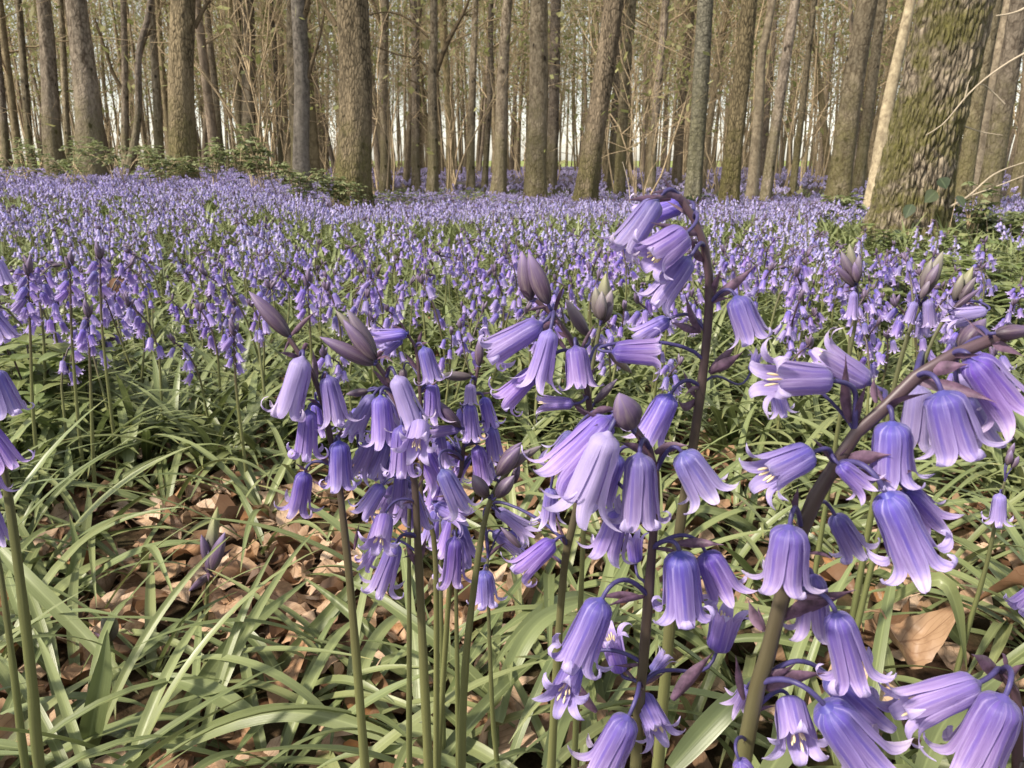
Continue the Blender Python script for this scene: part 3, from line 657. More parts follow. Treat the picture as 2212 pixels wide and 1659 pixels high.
# cut by the left edge
hero('bluebell cut by the left edge, thick pale green stem with violet bells above', .36,
     [('v', -30, 700), ('v', -22, 800), ('v', -5, 930), ('v', 20, 1080), ('v', 45, 1260), ('v', 70, 1480), ('v', 85, 1659)],
     [('v', -14, 800, 25, 895, 'c', -.004, 0, 1.1), ('v', -25, 925, 30, 1010, 'o', -.006, 0, 1.0), ('v', -22, 672, 22, 735, 'o', 0, 0, 1.1), ('v', -40, 985, -12, 1070, 'o', -.01, 0, 1.0)], (), r=.0036, green=True, seed=34)
hero('thinner green stem at the left edge with one bell tip showing', .42,
     [('v', -25, 1090), ('v', -10, 1180), ('v', 5, 1260), ('v', 30, 1450), ('v', 55, 1659)],
     [('v', -20, 1100, 2, 1170, 'o', -.006, 0, 1.0)], (), r=.003, green=True, seed=35)
hero('pale bluebell at the left edge half cut off, bell tips flared', .8,
     [('v', -20, 520), ('v', -12, 600), ('v', -8, 760), ('v', -5, 1100)],
     [('v', -8, 560, 14, 615, 'o', -.006, 0, 1.1, .5), ('v', -20, 590, -2, 640, 'o', -.006, 0, 1.1, .5)], (), r=.0028, green=True, seed=36)
hero('small young bluebell alone in the brown leaves with splayed lilac buds', .70,
     [('v', 458, 1150), ('v', 455, 1190), ('v', 450, 1240), ('v', 445, 1320), ('v', 437, 1420)],
     [('v', 452, 1240, 408, 1277, 'b', -.004, 0, 1.0), ('v', 452, 1225, 435, 1155, 'b', -.008, 0, 1.0), ('v', 456, 1235, 486, 1150, 'b', -.01, 0, 1.0), ('v', 455, 1210, 463, 1120, 'b', 0, 0, 1.0, .9), ('v', 455, 1190, 470, 1095, 'b', .004, 0, .8, 1.0), ('v', 453, 1240, 450, 1190, 'b', -.01, 0, 1.2)], (), r=.0028, green=True, seed=37)
hero('short bluebell shoot with a tight green bud tuft among strap leaves', .62,
     [('v', 235, 1340), ('v', 238, 1380), ('v', 255, 1440), ('v', 275, 1510)],
     [('v', 236, 1385, 222, 1330, 'b', 0, 0, 1.3, .6), ('v', 237, 1385, 240, 1320, 'b', .004, 0, 1.2, .9), ('v', 238, 1385, 252, 1338, 'b', 0, 0, 1.3, .7)], (), r=.0024, green=True, seed=38)
# mid distance plants picked out at left
for i, (x, yt, yb, Y, lab) in enumerate([
        (190, 650, 1010, .98, 'dark stemmed bluebell with a low ring of bells before the soft leaved plants'),
        (505, 690, 1000, 1.02, 'pair of small pale bells nodding on a bluebell left of the long closed bud'),
        (150, 545, 930, 1.05, 'tall bluebell at left with a black bud tuft pointing straight up'),
        (215, 525, 900, 1.1, 'bluebell with a pointed dark tip above a full ring of bells'),
        (60, 560, 900, 1.0, 'deep violet bluebell at far left with a dense drooping head'),
        (665, 585, 880, 1.25, 'bluebell with flared pale violet bells behind the long closed bud')]):
    rg = np.random.default_rng(50 + i); bells = []
    for k in range(9 if i == 4 else 7):
        t = k / 8; yy = yt + 30 + t * 85; sd = -1 if k % 2 else 1
        bells.append(('v', x + sd * rg.uniform(2, 9), yy, x + sd * rg.uniform(9, 26), yy + rg.uniform(17, 27), 'o' if k % 3 else 'c', rg.uniform(-.02, .02), rg.uniform(-.3, .3), 1.1))
    bells += [('v', x, yt + 34, x + rg.uniform(-8, 8), yt - 6, 'b', 0, 0, 1.2), ('v', x, yt + 36, x + 10, yt + 6, 'b', .004, 0, 1.2), ('v', x, yt + 36, x - 10, yt + 8, 'b', -.004, 0, 1.2)]
    hero(lab, Y, [('v', x, yt + 20), ('v', x + 2, yt + 70), ('v', x + 6, (yt + yb) / 2), ('v', x + rg.uniform(8, 30), yb)], bells, (), r=.0028, seed=60 + i)

# ------------------------------------------------------------------ ground
xs = np.concatenate([-np.geomspace(2500, 14, 26), np.linspace(-12, 12, 97), np.geomspace(14, 2500, 26)])
ys = np.concatenate([[-400, -60, -12, -4], np.linspace(-1, 16, 137), np.geomspace(17, 3000, 40)])
X, Y = np.meshgrid(xs, ys); Z = gz(X, Y)
fine = np.exp(-((X / 12) ** 2 + (Y / 16) ** 2)); Z = Z + fine * .006 * np.sin(X * 23 + 3 * np.sin(Y * 7)) * np.sin(Y * 19)
g = Geo(); g.add(np.stack([X, Y, Z], -1).reshape(-1, 3), np.zeros((X.size, 2)), quads=grid_quads(len(ys), len(xs)))
tag(link('ground', g.mesh('ground', M['ground'])), kind='structure')

def instances(protos, which, pos, rot, scl, lean=None):
    """numpy merge of many small copies: protos = list of Geo.arrays(); returns the arrays of one mesh"""
    VV, UU, QQ, TT, QM, TM = [], [], [], [], [], []; off = 0
    for k, (v, uv, q, t, qm, tm) in enumerate(protos):
        idx = np.where(which == k)[0]; n = len(idx)
        if not n: continue
        c, s = np.cos(rot[idx]), np.sin(rot[idx]); sc_ = scl[idx]
        W = np.empty((n, len(v), 3))
        W[..., 0] = (v[None, :, 0] * c[:, None] - v[None, :, 1] * s[:, None]) * sc_[:, None]
        W[..., 1] = (v[None, :, 0] * s[:, None] + v[None, :, 1] * c[:, None]) * sc_[:, None]
        W[..., 2] = v[None, :, 2] * sc_[:, None]
        if lean is not None:
            W[..., 0] += W[..., 2] * lean[idx, 0][:, None]; W[..., 1] += W[..., 2] * lean[idx, 1][:, None]
        W += pos[idx][:, None, :]
        VV.append(W.reshape(-1, 3)); UU.append(np.tile(uv, (n, 1)))
        o = off + np.arange(n) * len(v)
        QQ.append((q[None] + o[:, None, None]).reshape(-1, 4)); TT.append((t[None] + o[:, None, None]).reshape(-1, 3))
        QM.append(np.tile(qm, n)); TM.append(np.tile(tm, n)); off += n * len(v)
    return np.concatenate(VV), np.concatenate(UU), np.concatenate(QQ), np.concatenate(TT), np.concatenate(QM), np.concatenate(TM)

def scatter(n, r0, r1, half=41, rng=RNG, power=2):
    a = np.radians(rng.uniform(-half, half, n)); u = rng.uniform(0, 1, n)
    r = (r0 ** power + u * (r1 ** power - r0 ** power)) ** (1 / power)
    x = r * np.sin(a); y = r * np.cos(a)
    return x, y

def pix(x, y, z):
    """where a point falls in the 2212 x 1659 frame"""
    dz = z - CH; d = y * CP - dz * SP; u = y * SP + dz * CP
    return CX + F * x / d, CY - F * u / d

# ------------------------------------------------------------------ bluebells of the drift
def low_bell(L, R, n=6, rows=5):
    g = Geo(); th = np.linspace(0, 2 * PI, n, endpoint=False)
    if rows == 5: s = np.array([0, .12, .5, .85]); r = np.array([.25, .85, 1.0, 1.25])
    else: s = np.array([0, .5, .85]); r = np.array([.4, 1.0, 1.3])
    V = np.stack(np.broadcast_arrays(np.cos(th)[None] * r[:, None] * R, np.sin(th)[None] * r[:, None] * R, (s * L)[:, None]), -1)
    uv = np.stack(np.broadcast_arrays((np.arange(n) % 2 * .4 + .1)[None], (s * .9)[:, None]), -1)
    g.add(V.reshape(-1, 3), uv.reshape(-1, 2), quads=grid_quads(len(s), n, True))
    tips = np.stack([np.cos(th + PI / n) * R * 2.35, np.sin(th + PI / n) * R * 2.35, np.full(n, L * .93)], -1)
    mids = np.stack([np.cos(th + PI / n) * R * 1.7, np.sin(th + PI / n) * R * 1.7, np.full(n, L * 1.0)], -1)
    ring = V[-1]
    g.add(np.vstack([ring, mids, tips]), np.concatenate([np.tile([[.4, .85]], (n, 1)), np.tile([[.5, .95]], (n, 1)), np.tile([[.5, 1.0]], (n, 1))]),
          tris=[(j, (j + 1) % n, n + j) for j in range(n)] + [(n + j, (j + 1) % n, 2 * n + j) for j in range(n)])
    return g

def plant_layout(h, nb, rng):
    """stem points and bells of one drift plant, z up, base at the origin"""
    nod = rng.uniform(.02, .05); az = rng.uniform(0, 2 * PI); lx = rng.uniform(-.03, .03)
    d = np.array([math.cos(az), math.sin(az), 0])
    t = np.linspace(0, 1, 7)
    P = np.stack([lx * t, .0 * t, h * t], -1) + d[None] * (nod * np.clip((t - .6) / .4, 0, 1) ** 2)[:, None]
    P[-1, 2] -= nod * .35
    bl = []
    for k in range(nb):
        f = .70 + .27 * k / max(nb - 1, 1)
        A = np.array([np.interp(f, t, P[:, j]) for j in range(3)])
        aa = az + rng.normal(0, 1.1) + (PI if rng.random() < .25 else 0)
        out = np.array([math.cos(aa), math.sin(aa), 0])
        B = A + out * rng.uniform(.008, .014) + np.array([0, 0, rng.uniform(-.002, .006)])
        ax = norm(out * rng.uniform(.15, .75) + np.array([0, 0, -1.0]))
        bl.append((A, B, ax, rng.uniform(.014, .0185)))
    return P, bl, d

def drift_stuff_proto(h, nb, rng, lod):
    g = Geo(); P, bl, d = plant_layout(h, nb, rng)
    if lod == 0:
        tube(g, P[[0, 2, 4, 5, 6]], np.linspace(.0026, .0012, 5), 4, m=1, cap=False)
    elif lod == 1:
        quick_tube(g, P[[0, 4, 6]], [.003, .0025, .0015], 3, m=1)
    for (A, B, ax, L) in bl:
        if lod == 0: lb = low_bell(L, L * .24, 6, 5)
        elif lod == 1: lb = low_bell(L * 1.1, L * .3, 4, 3)
        else:
            s = L * 1.5
            lb = Geo(); lb.add([[s * .35, 0, 0], [-s * .2, s * .3, 0], [-s * .2, -s * .3, 0], [0, 0, s * 1.0], [s * .5, s * .3, s * .9], [-s * .5, s * .1, s * .9]], [[.2, .72], [.2, .8], [.1, .8], [.2, 1.0], [.3, .95], [.2, .95]],
                          tris=[(0, 1, 3), (1, 2, 3), (2, 0, 3), (0, 1, 4), (1, 2, 5)])
        v, uv, q, t, qm, tm = lb.arrays()
        g.add(orient(v, B, ax, rng.uniform(0, 6)), uv, q, t)
        if lod == 0: quick_tube(g, np.array([A, (A + B) / 2 + [0, 0, .004], B]), [.0007] * 3, 3, m=1)
    if lod < 2:
        for _ in range(3 if lod == 0 else 1):
            bb = bud_arrays(.016, .003, 4, 4); v, uv, q, t, qm, tm = bb.arrays()
            g.add(orient(v, P[-1], norm(d * rng.uniform(-.3, .8) + [0, rng.uniform(-.3, .3), rng.uniform(-.2, .9)]), 0), uv, q, t, m=2)
    return g.arrays()

def density_mask(x, y):
    px, py = pix(x, y, gz(x, y) + .2)
    n = np.array([mnoise.noise(Vector((a * .9, b_ * .9, 3.0))) for a, b_ in zip(x, y)])
    keep = np.clip(.50 + n * 1.5 + .38 * sstep(3.5, 8, y), .05, 1)
    n2 = np.array([mnoise.noise(Vector((a * 2.9, b_ * 2.9, 8.0))) for a, b_ in zip(x, y)])
    keep = keep * (1 + np.clip(n2 * 2.6 - .15, -.85, .6) * sstep(9, 5, y))
    keep = keep * (1 - .55 * sstep(5.5, 3.0, y) * 1.0) if False else keep * (.85 + .15 * sstep(3.2, 6.0, y))
    keep = np.where((y > 2.9) & (y < 4.9) & (np.abs(x - .515 * y) < .36), 0.0, keep)
    keep = np.where((px > 1900) & (y > 1.6) & (y < 4.6), keep * .35, keep)
    return keep

DM = [M['petal_far'], M['stem'], M['bud']]
def drift(name, n, r0, r1, lod, hs, label, scale=(.85, 1.2), nb=(5, 9), half=41):
    rg = np.random.default_rng(100 + lod + int(r1))
    protos = [drift_stuff_proto(rg.uniform(*hs), int(rg.integers(*nb)), rg, lod) for _ in range(14)]
    x, y = scatter(n, r0, r1, half, rg)
    k = rg.random(n) < density_mask(x, y); x, y = x[k], y[k]; n = len(x)
    pos = np.stack([x, y, gz(x, y)], -1)
    arr = instances(protos, rg.integers(0, 14, n), pos, rg.uniform(0, 2 * PI, n), rg.uniform(*scale, n), rg.normal(0, .10, (n, 2)))
    o = link(name, make_mesh(name, *arr, DM, smooth=lod == 0)); tag(o, label, 'flowers', kind='stuff')

drift('bluebell_drift', 5200, 2.3, 6.0, 0, (.16, .25), 'dense drift of violet bluebells spreading back from the grassy clumps', half=50)
drift('bluebell_carpet', 19000, 6.0, 15.0, 1, (.14, .22), 'hazy violet carpet of bluebells between the first large trunks')
drift('bluebell_haze', 26000, 15.0, 68.0, 2, (.13, .2), 'far sheet of bluebell colour among the distant slender trunks', (1.1, 1.8), (8, 12))

# single plants that can be told apart, nearest first
def drift_plant_proto(h, nb, rng, parts):
    P, bl, d = plant_layout(h, nb, rng)
    if not parts:
        a = drift_stuff_proto(h, nb, rng, 0)
        return link('bluebell', make_mesh('bluebell', *a, [M['petal'], M['stem'], M['bud']]))
    root = bpy.data.objects.new('bluebell', None); C.objects.link(root)
    g = Geo(); tube(g, smooth_path(P, 14), np.linspace(.0027, .0011, 14), 7); link('stem', g.mesh('stem', M['stem']), root)
    for (A, B, ax, L) in bl:
        cu = rng.uniform(2.4, 3.8)
        o = place(bell_arrays(L * 1.05, L * .23, cu, rows=10, cols=4, rng=rng), M['petal'], 'flower_bell', B, ax, rng.uniform(0, 1), (0, 0, 0), root)
        o.color = (1, 1, 1, 1 - max(0, rng.uniform(-.6, .4)))
        g = Geo(); quick_tube(g, bezier(A, A + [0, 0, .006], B - ax * .005, B, 5), [.0007] * 5, 4); link('pedicel', g.mesh('pedicel', M['pedicel']), o)
    g = Geo()
    for _ in range(5):
        v, uv, q, t, qm, tm = bud_arrays(rng.uniform(.011, .018), .0026, 7, 8).arrays()
        g.add(orient(v, P[-1] - [0, 0, rng.uniform(0, .006)], norm(d * rng.uniform(-.4, .6) + [rng.uniform(-.3, .3), rng.uniform(-.3, .3), 1]), 0), uv, q, t)
    link('bud_tuft', g.mesh('bud_tuft', M['bud']), root)
    return root

rg = np.random.default_rng(77)
near_protos = [drift_plant_proto(rg.uniform(.18, .26), int(rg.integers(5, 9)), rg, True) for _ in range(7)]
mid_protos = [drift_plant_proto(rg.uniform(.18, .27), int(rg.integers(5, 9)), rg, False) for _ in range(10)]
def zone(px):
    return ('left of the long closed bud' if px < 560 else 'behind the middle clump of bluebells' if px < 1080 else 'behind the plum coloured buds' if px < 1480 else 'between the tallest stem and the arching stem' if px < 1850 else 'below the mossy oak at right')
def put_plants(protos, n, r0, r1, word, half, test, parts):
    x, y = scatter(n * 6, r0, r1, half, rg); cnt = 0; used = set(); taken = []
    for a, b_ in zip(x, y):
        if cnt >= n: break
        px, py = pix(a, b_, float(gz(a, b_))); tx, ty = pix(a, b_, float(gz(a, b_)) + .2)
        if not test(px, py, tx, ty, b_) or not (-30 < tx < 2240): continue
        if any((a - c) ** 2 + (b_ - d) ** 2 < .045 ** 2 for c, d in taken): continue
        taken.append((a, b_))
        k = int(rg.integers(len(protos)))
        if k in used: o = copy_tree(protos[k]); 
        else: o = protos[k]; used.add(k)
        o.location = (a, b_, float(gz(a, b_))); o.rotation_euler = (rg.normal(0, .10), rg.normal(0, .10), rg.uniform(0, 6.28)); s = rg.uniform(.95, 1.28); o.scale = (s, s, s)
        zn = zone(tx)
        tag(o, word + ' ' + zn, 'bluebell', 'bluebells ' + zn); cnt += 1
    for k in range(len(protos)):
        if k not in used:
            for ch in protos[k].children_recursive: bpy.data.objects.remove(ch)
            bpy.data.objects.remove(protos[k])
def near_test(px, py, tx, ty, Y):
    if px < 620 and py > 1060 - .05 * px: return False
    if 300 < px < 1150 and py > 1030: return False
    if px > 1150 and py > 1080: return False
    return True
put_plants(near_protos, 84, 1.0, 1.75, 'violet bluebell among green leaves', 36, near_test, True)
put_plants(mid_protos, 172, 1.7, 2.45, 'small violet bluebell of the drift', 35, lambda *a: True, False)

# ------------------------------------------------------------------ strap leaves
def leaf_path(az, e0, L, bend, rng, n=12):
    t = np.linspace(0, 1, n); e = e0 - bend * t ** 1.4
    az_ = az + rng.normal(0, .25) * t
    ds = L / (n - 1)
    dx = np.cos(e) * np.cos(az_); dy = np.cos(e) * np.sin(az_); dz = np.sin(e)
    P = np.stack([np.concatenate([[0], np.cumsum(d[:-1] * ds)]) for d in (dx, dy, dz)], -1)
    return P, np.stack([-np.sin(az_), np.cos(az_), 0 * t], -1)
def leaf_width(W, n):
    t = np.linspace(0, 1, n)
    return W * (.55 + .45 * np.sin(PI * np.clip(t * 1.1, 0, 1) ** .8)) * np.clip((1 - t) / .28, 0, 1) ** .6 + .0002

def stuff_leaf_proto(rng, nl, L, n, cols):
    g = Geo()
    for _ in range(nl):
        P, S = leaf_path(rng.uniform(0, 6.28), rng.uniform(.6, 1.25), L * rng.uniform(.6, 1.12), rng.uniform(.6, 1.8), rng, n)
        P[:, 2] = np.maximum(P[:, 2], .004)
        blade(g, P, leaf_width(rng.uniform(.0035, .0068), n), S, keel=.3, cols=cols)
    return g.arrays()
def leaf_stuff(name, n, r0, r1, nl, L, seg, cols, label, half=41):
    rg = np.random.default_rng(int(r1 * 10) + 5)
    pr = [stuff_leaf_proto(rg, nl, L, seg, cols) for _ in range(12)]
    x, y = scatter(n, r0, r1, half, rg)
    pos = np.stack([x, y, gz(x, y)], -1)
    o = link(name, make_mesh(name, *instances(pr, rg.integers(0, 12, n), pos, rg.uniform(0, 6.28, n), rg.uniform(.8, 1.2, n)), M['leaf']))
    tag(o, label, 'leaves', kind='stuff')
leaf_stuff('bluebell_leaves', 1460, 1.2, 2.6, 8, .20, 8, 3, 'mass of narrow green bluebell leaves under the drift', 60)
leaf_stuff('bluebell_leaves', 3900, 2.6, 7.0, 7, .20, 6, 3, 'green leaves showing thinly between the drift flowers', 50)
leaf_stuff('bluebell_leaves', 3200, 7.0, 20, 5, .22, 4, 2, 'thin green leaf cover under the far bluebell carpet')

pr_side = [stuff_leaf_proto(np.random.default_rng(600 + k), 8, .22, 10, 5) for k in range(10)]
rg = np.random.default_rng(71); n = 150; a_ = np.radians(rg.uniform(39, 68, n)) * rg.choice([-1, 1], n); r_ = np.sqrt(rg.uniform(.45 ** 2, 1.4 ** 2, n))
x, y = r_ * np.sin(a_), r_ * np.cos(a_); pos = np.stack([x, y, gz(x, y)], -1)
o = link('bluebell_leaves', make_mesh('bluebell_leaves', *instances(pr_side, rg.integers(0, 10, n), pos, rg.uniform(0, 6.28, n), rg.uniform(.8, 1.2, n)), M['leaf'])); tag(o, 'strap leaves continuing beyond both sides of the bed', 'leaves', kind='stuff')

def clump(a, b_, nl, Lr, Wr, rng, label, group=None, azr=None, er=(.55, 1.4), br=(.4, 2.1)):
    base = (a, b_, float(gz(a, b_)))
    root = empty('leaf_clump', base, label, 'leaf clump', group)
    for _ in range(nl):
        az = rng.uniform(0, 6.28) if azr is None else rng.uniform(*azr)
        P, S = leaf_path(az, rng.uniform(*er), rng.uniform(*Lr), rng.uniform(*br), rng, 18)
        P[:, 2] = np.maximum(P[:, 2], .005 + .004 * rng.random())
        S = S + np.array([0, 0, rng.normal(0, .35)])
        if P[:, 2].max() > .14 and b_ > .8: continue
        g = Geo(); blade(g, P + [rng.normal(0, .006), rng.normal(0, .006), -.003], leaf_width(rng.uniform(*Wr), 18), S, keel=rng.uniform(.12, .5), cols=7)
        link('leaf', g.mesh('leaf', M['leaf']), root)
rg = np.random.default_rng(909)
cl = []
for _ in range(900):
    a, b_ = scatter(1, .42, 1.45, 37, rg); a, b_ = float(a[0]), float(b_[0])
    px, py = pix(a, b_, 0.0)
    if not (-150 < px < 2360): continue
    gap = ((px - 560) / 350) ** 2 + ((py - 1250) / 220) ** 2 < 1 or ((px - 1960) / 170) ** 2 + ((py - 1420) / 110) ** 2 < 1
    if gap and rg.random() < .90: continue
    if 350 < px < 620 and 1370 < py < 1690 or 150 < px < 330 and 1490 < py < 1640: continue
    if any((a - c) ** 2 + (b_ - d) ** 2 < (.060 if b_ < .9 else .074) ** 2 for c, d in cl): continue
    cl.append((a, b_))
for a, b_ in cl:
    px, py = pix(a, b_, 0.0)
    zn = ('at the lower left' if px < 500 and py > 1300 else 'in the left part of the bed' if px < 700 else 'around the middle bluebell stems' if px < 1300 else 'behind the front bluebells' if px < 1800 else 'at the right edge of the bed')
    clump(a, b_, int(rg.integers(6, 10)), (.13, .28), (.0030, .0062), rg, 'clump of narrow green bluebell leaves ' + zn, 'bluebell leaf clumps ' + zn, er=(.45, 1.12), br=(.5, 1.9))

def px_leaf(label, pts, W, Y, wf=None, group=None):
    """one leaf drawn through picture points, each at its own forward distance"""
    P = smooth_path([at(p[0], p[1], p[2]) for p in pts], 26)
    P[:, 2] = np.maximum(P[:, 2], gz(P[:, 0], P[:, 1]) + .003)
    base = P[0].copy(); g = Geo()
    d = norm(P[-1] - P[0]); view = norm((P[0] + P[-1]) / 2 - [0, 0, CH])
    blade(g, P, leaf_width(W, 26), np.cross(d, view) + np.array([0, 0, .15]), keel=.3, cols=7)
    o = link('leaf', g.mesh('leaf', M['leaf'], base), loc=base); tag(o, label, 'leaf', group)
px_leaf('long green leaf bent sharply over like a hairpin at lower right', [(1870, 1330, .62), (1960, 1280, .58), (2030, 1252, .55), (2062, 1300, .545), (2078, 1380, .545), (2088, 1450, .55)], .0062, .5)
px_leaf('small green leaf tip curving down left of the hairpin leaf', [(2080, 1390, .6), (2040, 1345, .59), (1990, 1310, .58)], .0055, .5)
px_leaf('long straight leaf crossing the lower left diagonally up to the middle stems', [(330, 1659, .50), (420, 1500, .55), (520, 1370, .60), (668, 1250, .66)], .0068, .5)
px_leaf('long leaf rising from lower left to the upper right past the lone young bluebell', [(560, 1480, .62), (640, 1400, .64), (740, 1290, .67), (830, 1180, .70)], .0062, .5)
px_leaf('pale leaf with a withered yellow tip pointing up left at bottom', [(560, 1560, .52), (470, 1500, .53), (390, 1470, .535), (325, 1455, .54)], .0075, .5)
px_leaf('arching leaf lying flat across the bottom left toward the stems', [(360, 1620, .50), (520, 1555, .50), (650, 1540, .50), (820, 1585, .49), (960, 1659, .47)], .0068, .5)
px_leaf('long pale leaf leaning right from the bottom between the two clumps of stems', [(1180, 1659, .42), (1220, 1530, .46), (1290, 1400, .50), (1340, 1300, .53)], .0068, .5)
px_leaf('broad leaf sweeping up right behind the small single bell', [(1075, 1560, .50), (1100, 1450, .53), (1170, 1340, .56), (1290, 1290, .60)], .0072, .5)
px_leaf('broad pale leaf at the bottom right corner between bells', [(1980, 1700, .40), (2040, 1560, .43), (2120, 1490, .45), (2190, 1440, .47)], .0078, .5)
px_leaf('wide pale green leaf reaching the thick arching stem from the bottom', [(1450, 1659, .44), (1520, 1580, .45), (1590, 1510, .46), (1680, 1440, .48)], .0085, .5)
px_leaf('wide leaf lying under the star shaped open bell at bottom right', [(1640, 1700, .42), (1700, 1610, .44), (1760, 1540, .46), (1790, 1490, .48)], .0085, .5)
px_leaf('leaf twisting upright with an orange brown tip at left', [(115, 1420, .72), (135, 1300, .74), (165, 1200, .76), (150, 1110, .77)], .0062, .5)
px_leaf('leaf with a pointed tip arching from the left edge down toward the lone shoot', [(0, 1185, .62), (70, 1260, .60), (180, 1370, .58), (300, 1500, .55)], .0065, .5)
px_leaf('upright pale leaf ending in a blunt tip at bottom left', [(180, 1659, .5), (200, 1560, .5), (222, 1450, .51), (232, 1360, .52)], .0085, .5)

# ------------------------------------------------------------------ dead beech leaves
def dead_leaf_arrays(rng, L=.06, rows=9, cols=7, curl=1.0):
    t = np.linspace(0, 1, rows); u = np.linspace(-1, 1, cols)
    w = L * .33 * np.sin(PI * t ** .8) ** .8 * (1 + .05 * np.sin(t * 40)) + L * .008
    X_ = (t[:, None] - .5) * L + 0 * u[None]; Y_ = u[None] * w[:, None]
    c1, c2, c3 = rng.normal(0, .7) * curl, rng.uniform(-.5, 1.5) * curl, rng.normal(0, .9) * curl
    Zc = c1 * L * ((t[:, None] - .5) * 2) ** 2 * .35 + c2 * np.abs(u[None]) ** 1.5 * w[:, None] * .8 + c3 * (t[:, None] - .5) * Y_ * 1.5
    n1, n2 = rng.uniform(0, 6, 2)
    Zc = Zc + L * .05 * curl * np.sin(t[:, None] * 9 + n1) * np.sin(u[None] * 3 + n2) + L * .03 * curl * np.sin(t[:, None] * 19 + n2) * np.sin(u[None] * 5 + n1) + L * .012 * np.cos(t[:, None] * 28) * np.abs(u[None])
    Zc -= Zc.min()
    g = Geo(); g.add(np.stack([X_, Y_, Zc], -1).reshape(-1, 3), np.stack(np.broadcast_arrays((u * .5 + .5)[None], t[:, None]), -1).reshape(-1, 2), quads=grid_quads(rows, cols))
    st = np.array([[-.5 * L, 0, Zc[0, cols // 2]], [-.6 * L, .01 * L, Zc[0, cols // 2] + .02 * L], [-.7 * L, 0, Zc[0, cols // 2] + .01 * L]])
    tube(g, st, [L * .014, L * .011, L * .011], 5)
    return g
rg = np.random.default_rng(303)
dl = [link('dead_leaf', dead_leaf_arrays(rg, .058).mesh('dead_leaf', M['dead'])) for _ in range(12)]
spots = []
for _ in range(4000):
    if len(spots) >= 215: break
    a, b_ = scatter(1, .45, 1.5, 36, rg); a, b_ = float(a[0]), float(b_[0]); px, py = pix(a, b_, 0.0)
    if not (-40 < px < 2250) or not (py < 1720): continue
    gap = ((px - 560) / 360) ** 2 + ((py - 1270) / 240) ** 2 < 1 or ((px - 1960) / 230) ** 2 + ((py - 1440) / 150) ** 2 < 1 or ((px - 950) / 300) ** 2 + ((py - 1420) / 220) ** 2 < 1
    if not gap and rg.random() < .6: continue
    if any((a - c) ** 2 + (b_ - d) ** 2 < .028 ** 2 for c, d in spots): continue
    spots.append((a, b_))
for i, (a, b_) in enumerate(spots):
    o = dl[i] if i < len(dl) else copy_tree(dl[i % len(dl)])
    px, py = pix(a, b_, 0.0); s = rg.uniform(.55, .95)
    o.location = (a, b_, float(gz(a, b_)) + .004 + rg.uniform(0, .012)); o.rotation_euler = (rg.normal(0, .55), rg.normal(0, .55), rg.uniform(0, 6.28)); o.scale = (s, s, s)
    zn = 'around the lone young bluebell' if px < 750 else 'at the foot of the middle stems' if px < 1250 else 'under the front bluebells' if px < 1750 else 'in the lower right'
    tag(o, 'curled brown dead leaf on the ground ' + zn, 'dead leaf', 'dead leaves ' + zn)
def big_dead(label, px, py, Y, L, rot, curl, pitch=0.0, seed=0):
    rng = np.random.default_rng(seed); p = at(px, py, Y)
    o = link('dead_leaf', dead_leaf_arrays(rng, L, 16, 11, curl).mesh('dead_leaf', M['dead']), loc=p); o.rotation_euler = (pitch, rng.normal(0, .1), rot); tag(o, label, 'dead leaf')
    return o
big_dead('large golden tan dead leaf with dark veins lying at lower right', 1950, 1400, .57, .072, .1, 1.3, .3, 3)
big_dead('reddish brown dead leaf left of the large golden one behind the thick stem', 1760, 1400, .60, .065, 1.0, 1.2, .5, 5)
big_dead('brown dead leaf tilted against stems at the right edge', 2180, 1350, .62, .07, 2.0, 1.1, .6, 8)
big_dead('tan dead leaf curled up below the large golden leaf', 1880, 1520, .53, .075, -.5, 1.0, .3, 9)
big_dead('pale tan dead leaf caught beneath the left clump, standing on edge', 612, 1110, .98, .085, .3, .9, .7, 11)
big_dead('orange tan dead leaf curled like a hook at the bottom of the middle stems', 1060, 1580, .52, .062, 1.2, 1.3, .8, 12)
big_dead('dark brown dead leaf in the bottom left corner', 40, 1600, .50, .048, .4, 1.2, .4, 14)
big_dead('upright orange dead leaf caught on leaves behind the dark stemmed bluebells at left', 250, 640, 1.9, .075, 1.5, 1.2, 1.2, 15).location = (-1.03, 1.95, .16)
pr = [dead_leaf_arrays(rg, .055, 6, 5, 1.2).arrays() for _ in range(14)]
def litter(n, r0, r1):
    x, y = scatter(n, r0, r1, 62, rg)
    pos = np.stack([x, y, gz(x, y) + rg.uniform(-.004, .01, n)], -1)
    return instances(pr, rg.integers(0, 14, n), pos, rg.uniform(0, 6.28, n), rg.uniform(.5, 1.0, n), rg.normal(0, .5, (n, 2)))
o = link('leaf_litter', make_mesh('leaf_litter', *litter(5600, .30, 2.6), M['dead'])); tag(o, 'layer of brown fallen leaves covering the woodland floor', 'leaf litter', kind='stuff')

# ------------------------------------------------------------------ leafy ground plants, brambles, ivy
def ovate(g, base, d, up, L, W, m=0, fold=.25, droop=.3):
    d = norm(d); s = norm(np.cross(d, up)); n_ = np.cross(s, d)
    t = np.array([0, .22, .5, .78, 1.0]); w = np.array([.15, .85, 1.0, .6, .03]) * W
    c = base + d * (t * L)[:, None] - np.array([0, 0, 1]) * (droop * L * t ** 2)[:, None]
    V = np.stack([c - s * w[:, None] + n_ * (fold * w)[:, None], c, c + s * w[:, None] + n_ * (fold * w)[:, None]], 1)
    uv = np.stack(np.broadcast_arrays(np.array([0, .5, 1.0])[None], t[:, None]), -1)
    g.add(V.reshape(-1, 3), uv.reshape(-1, 2), quads=grid_quads(5, 3), m=m)

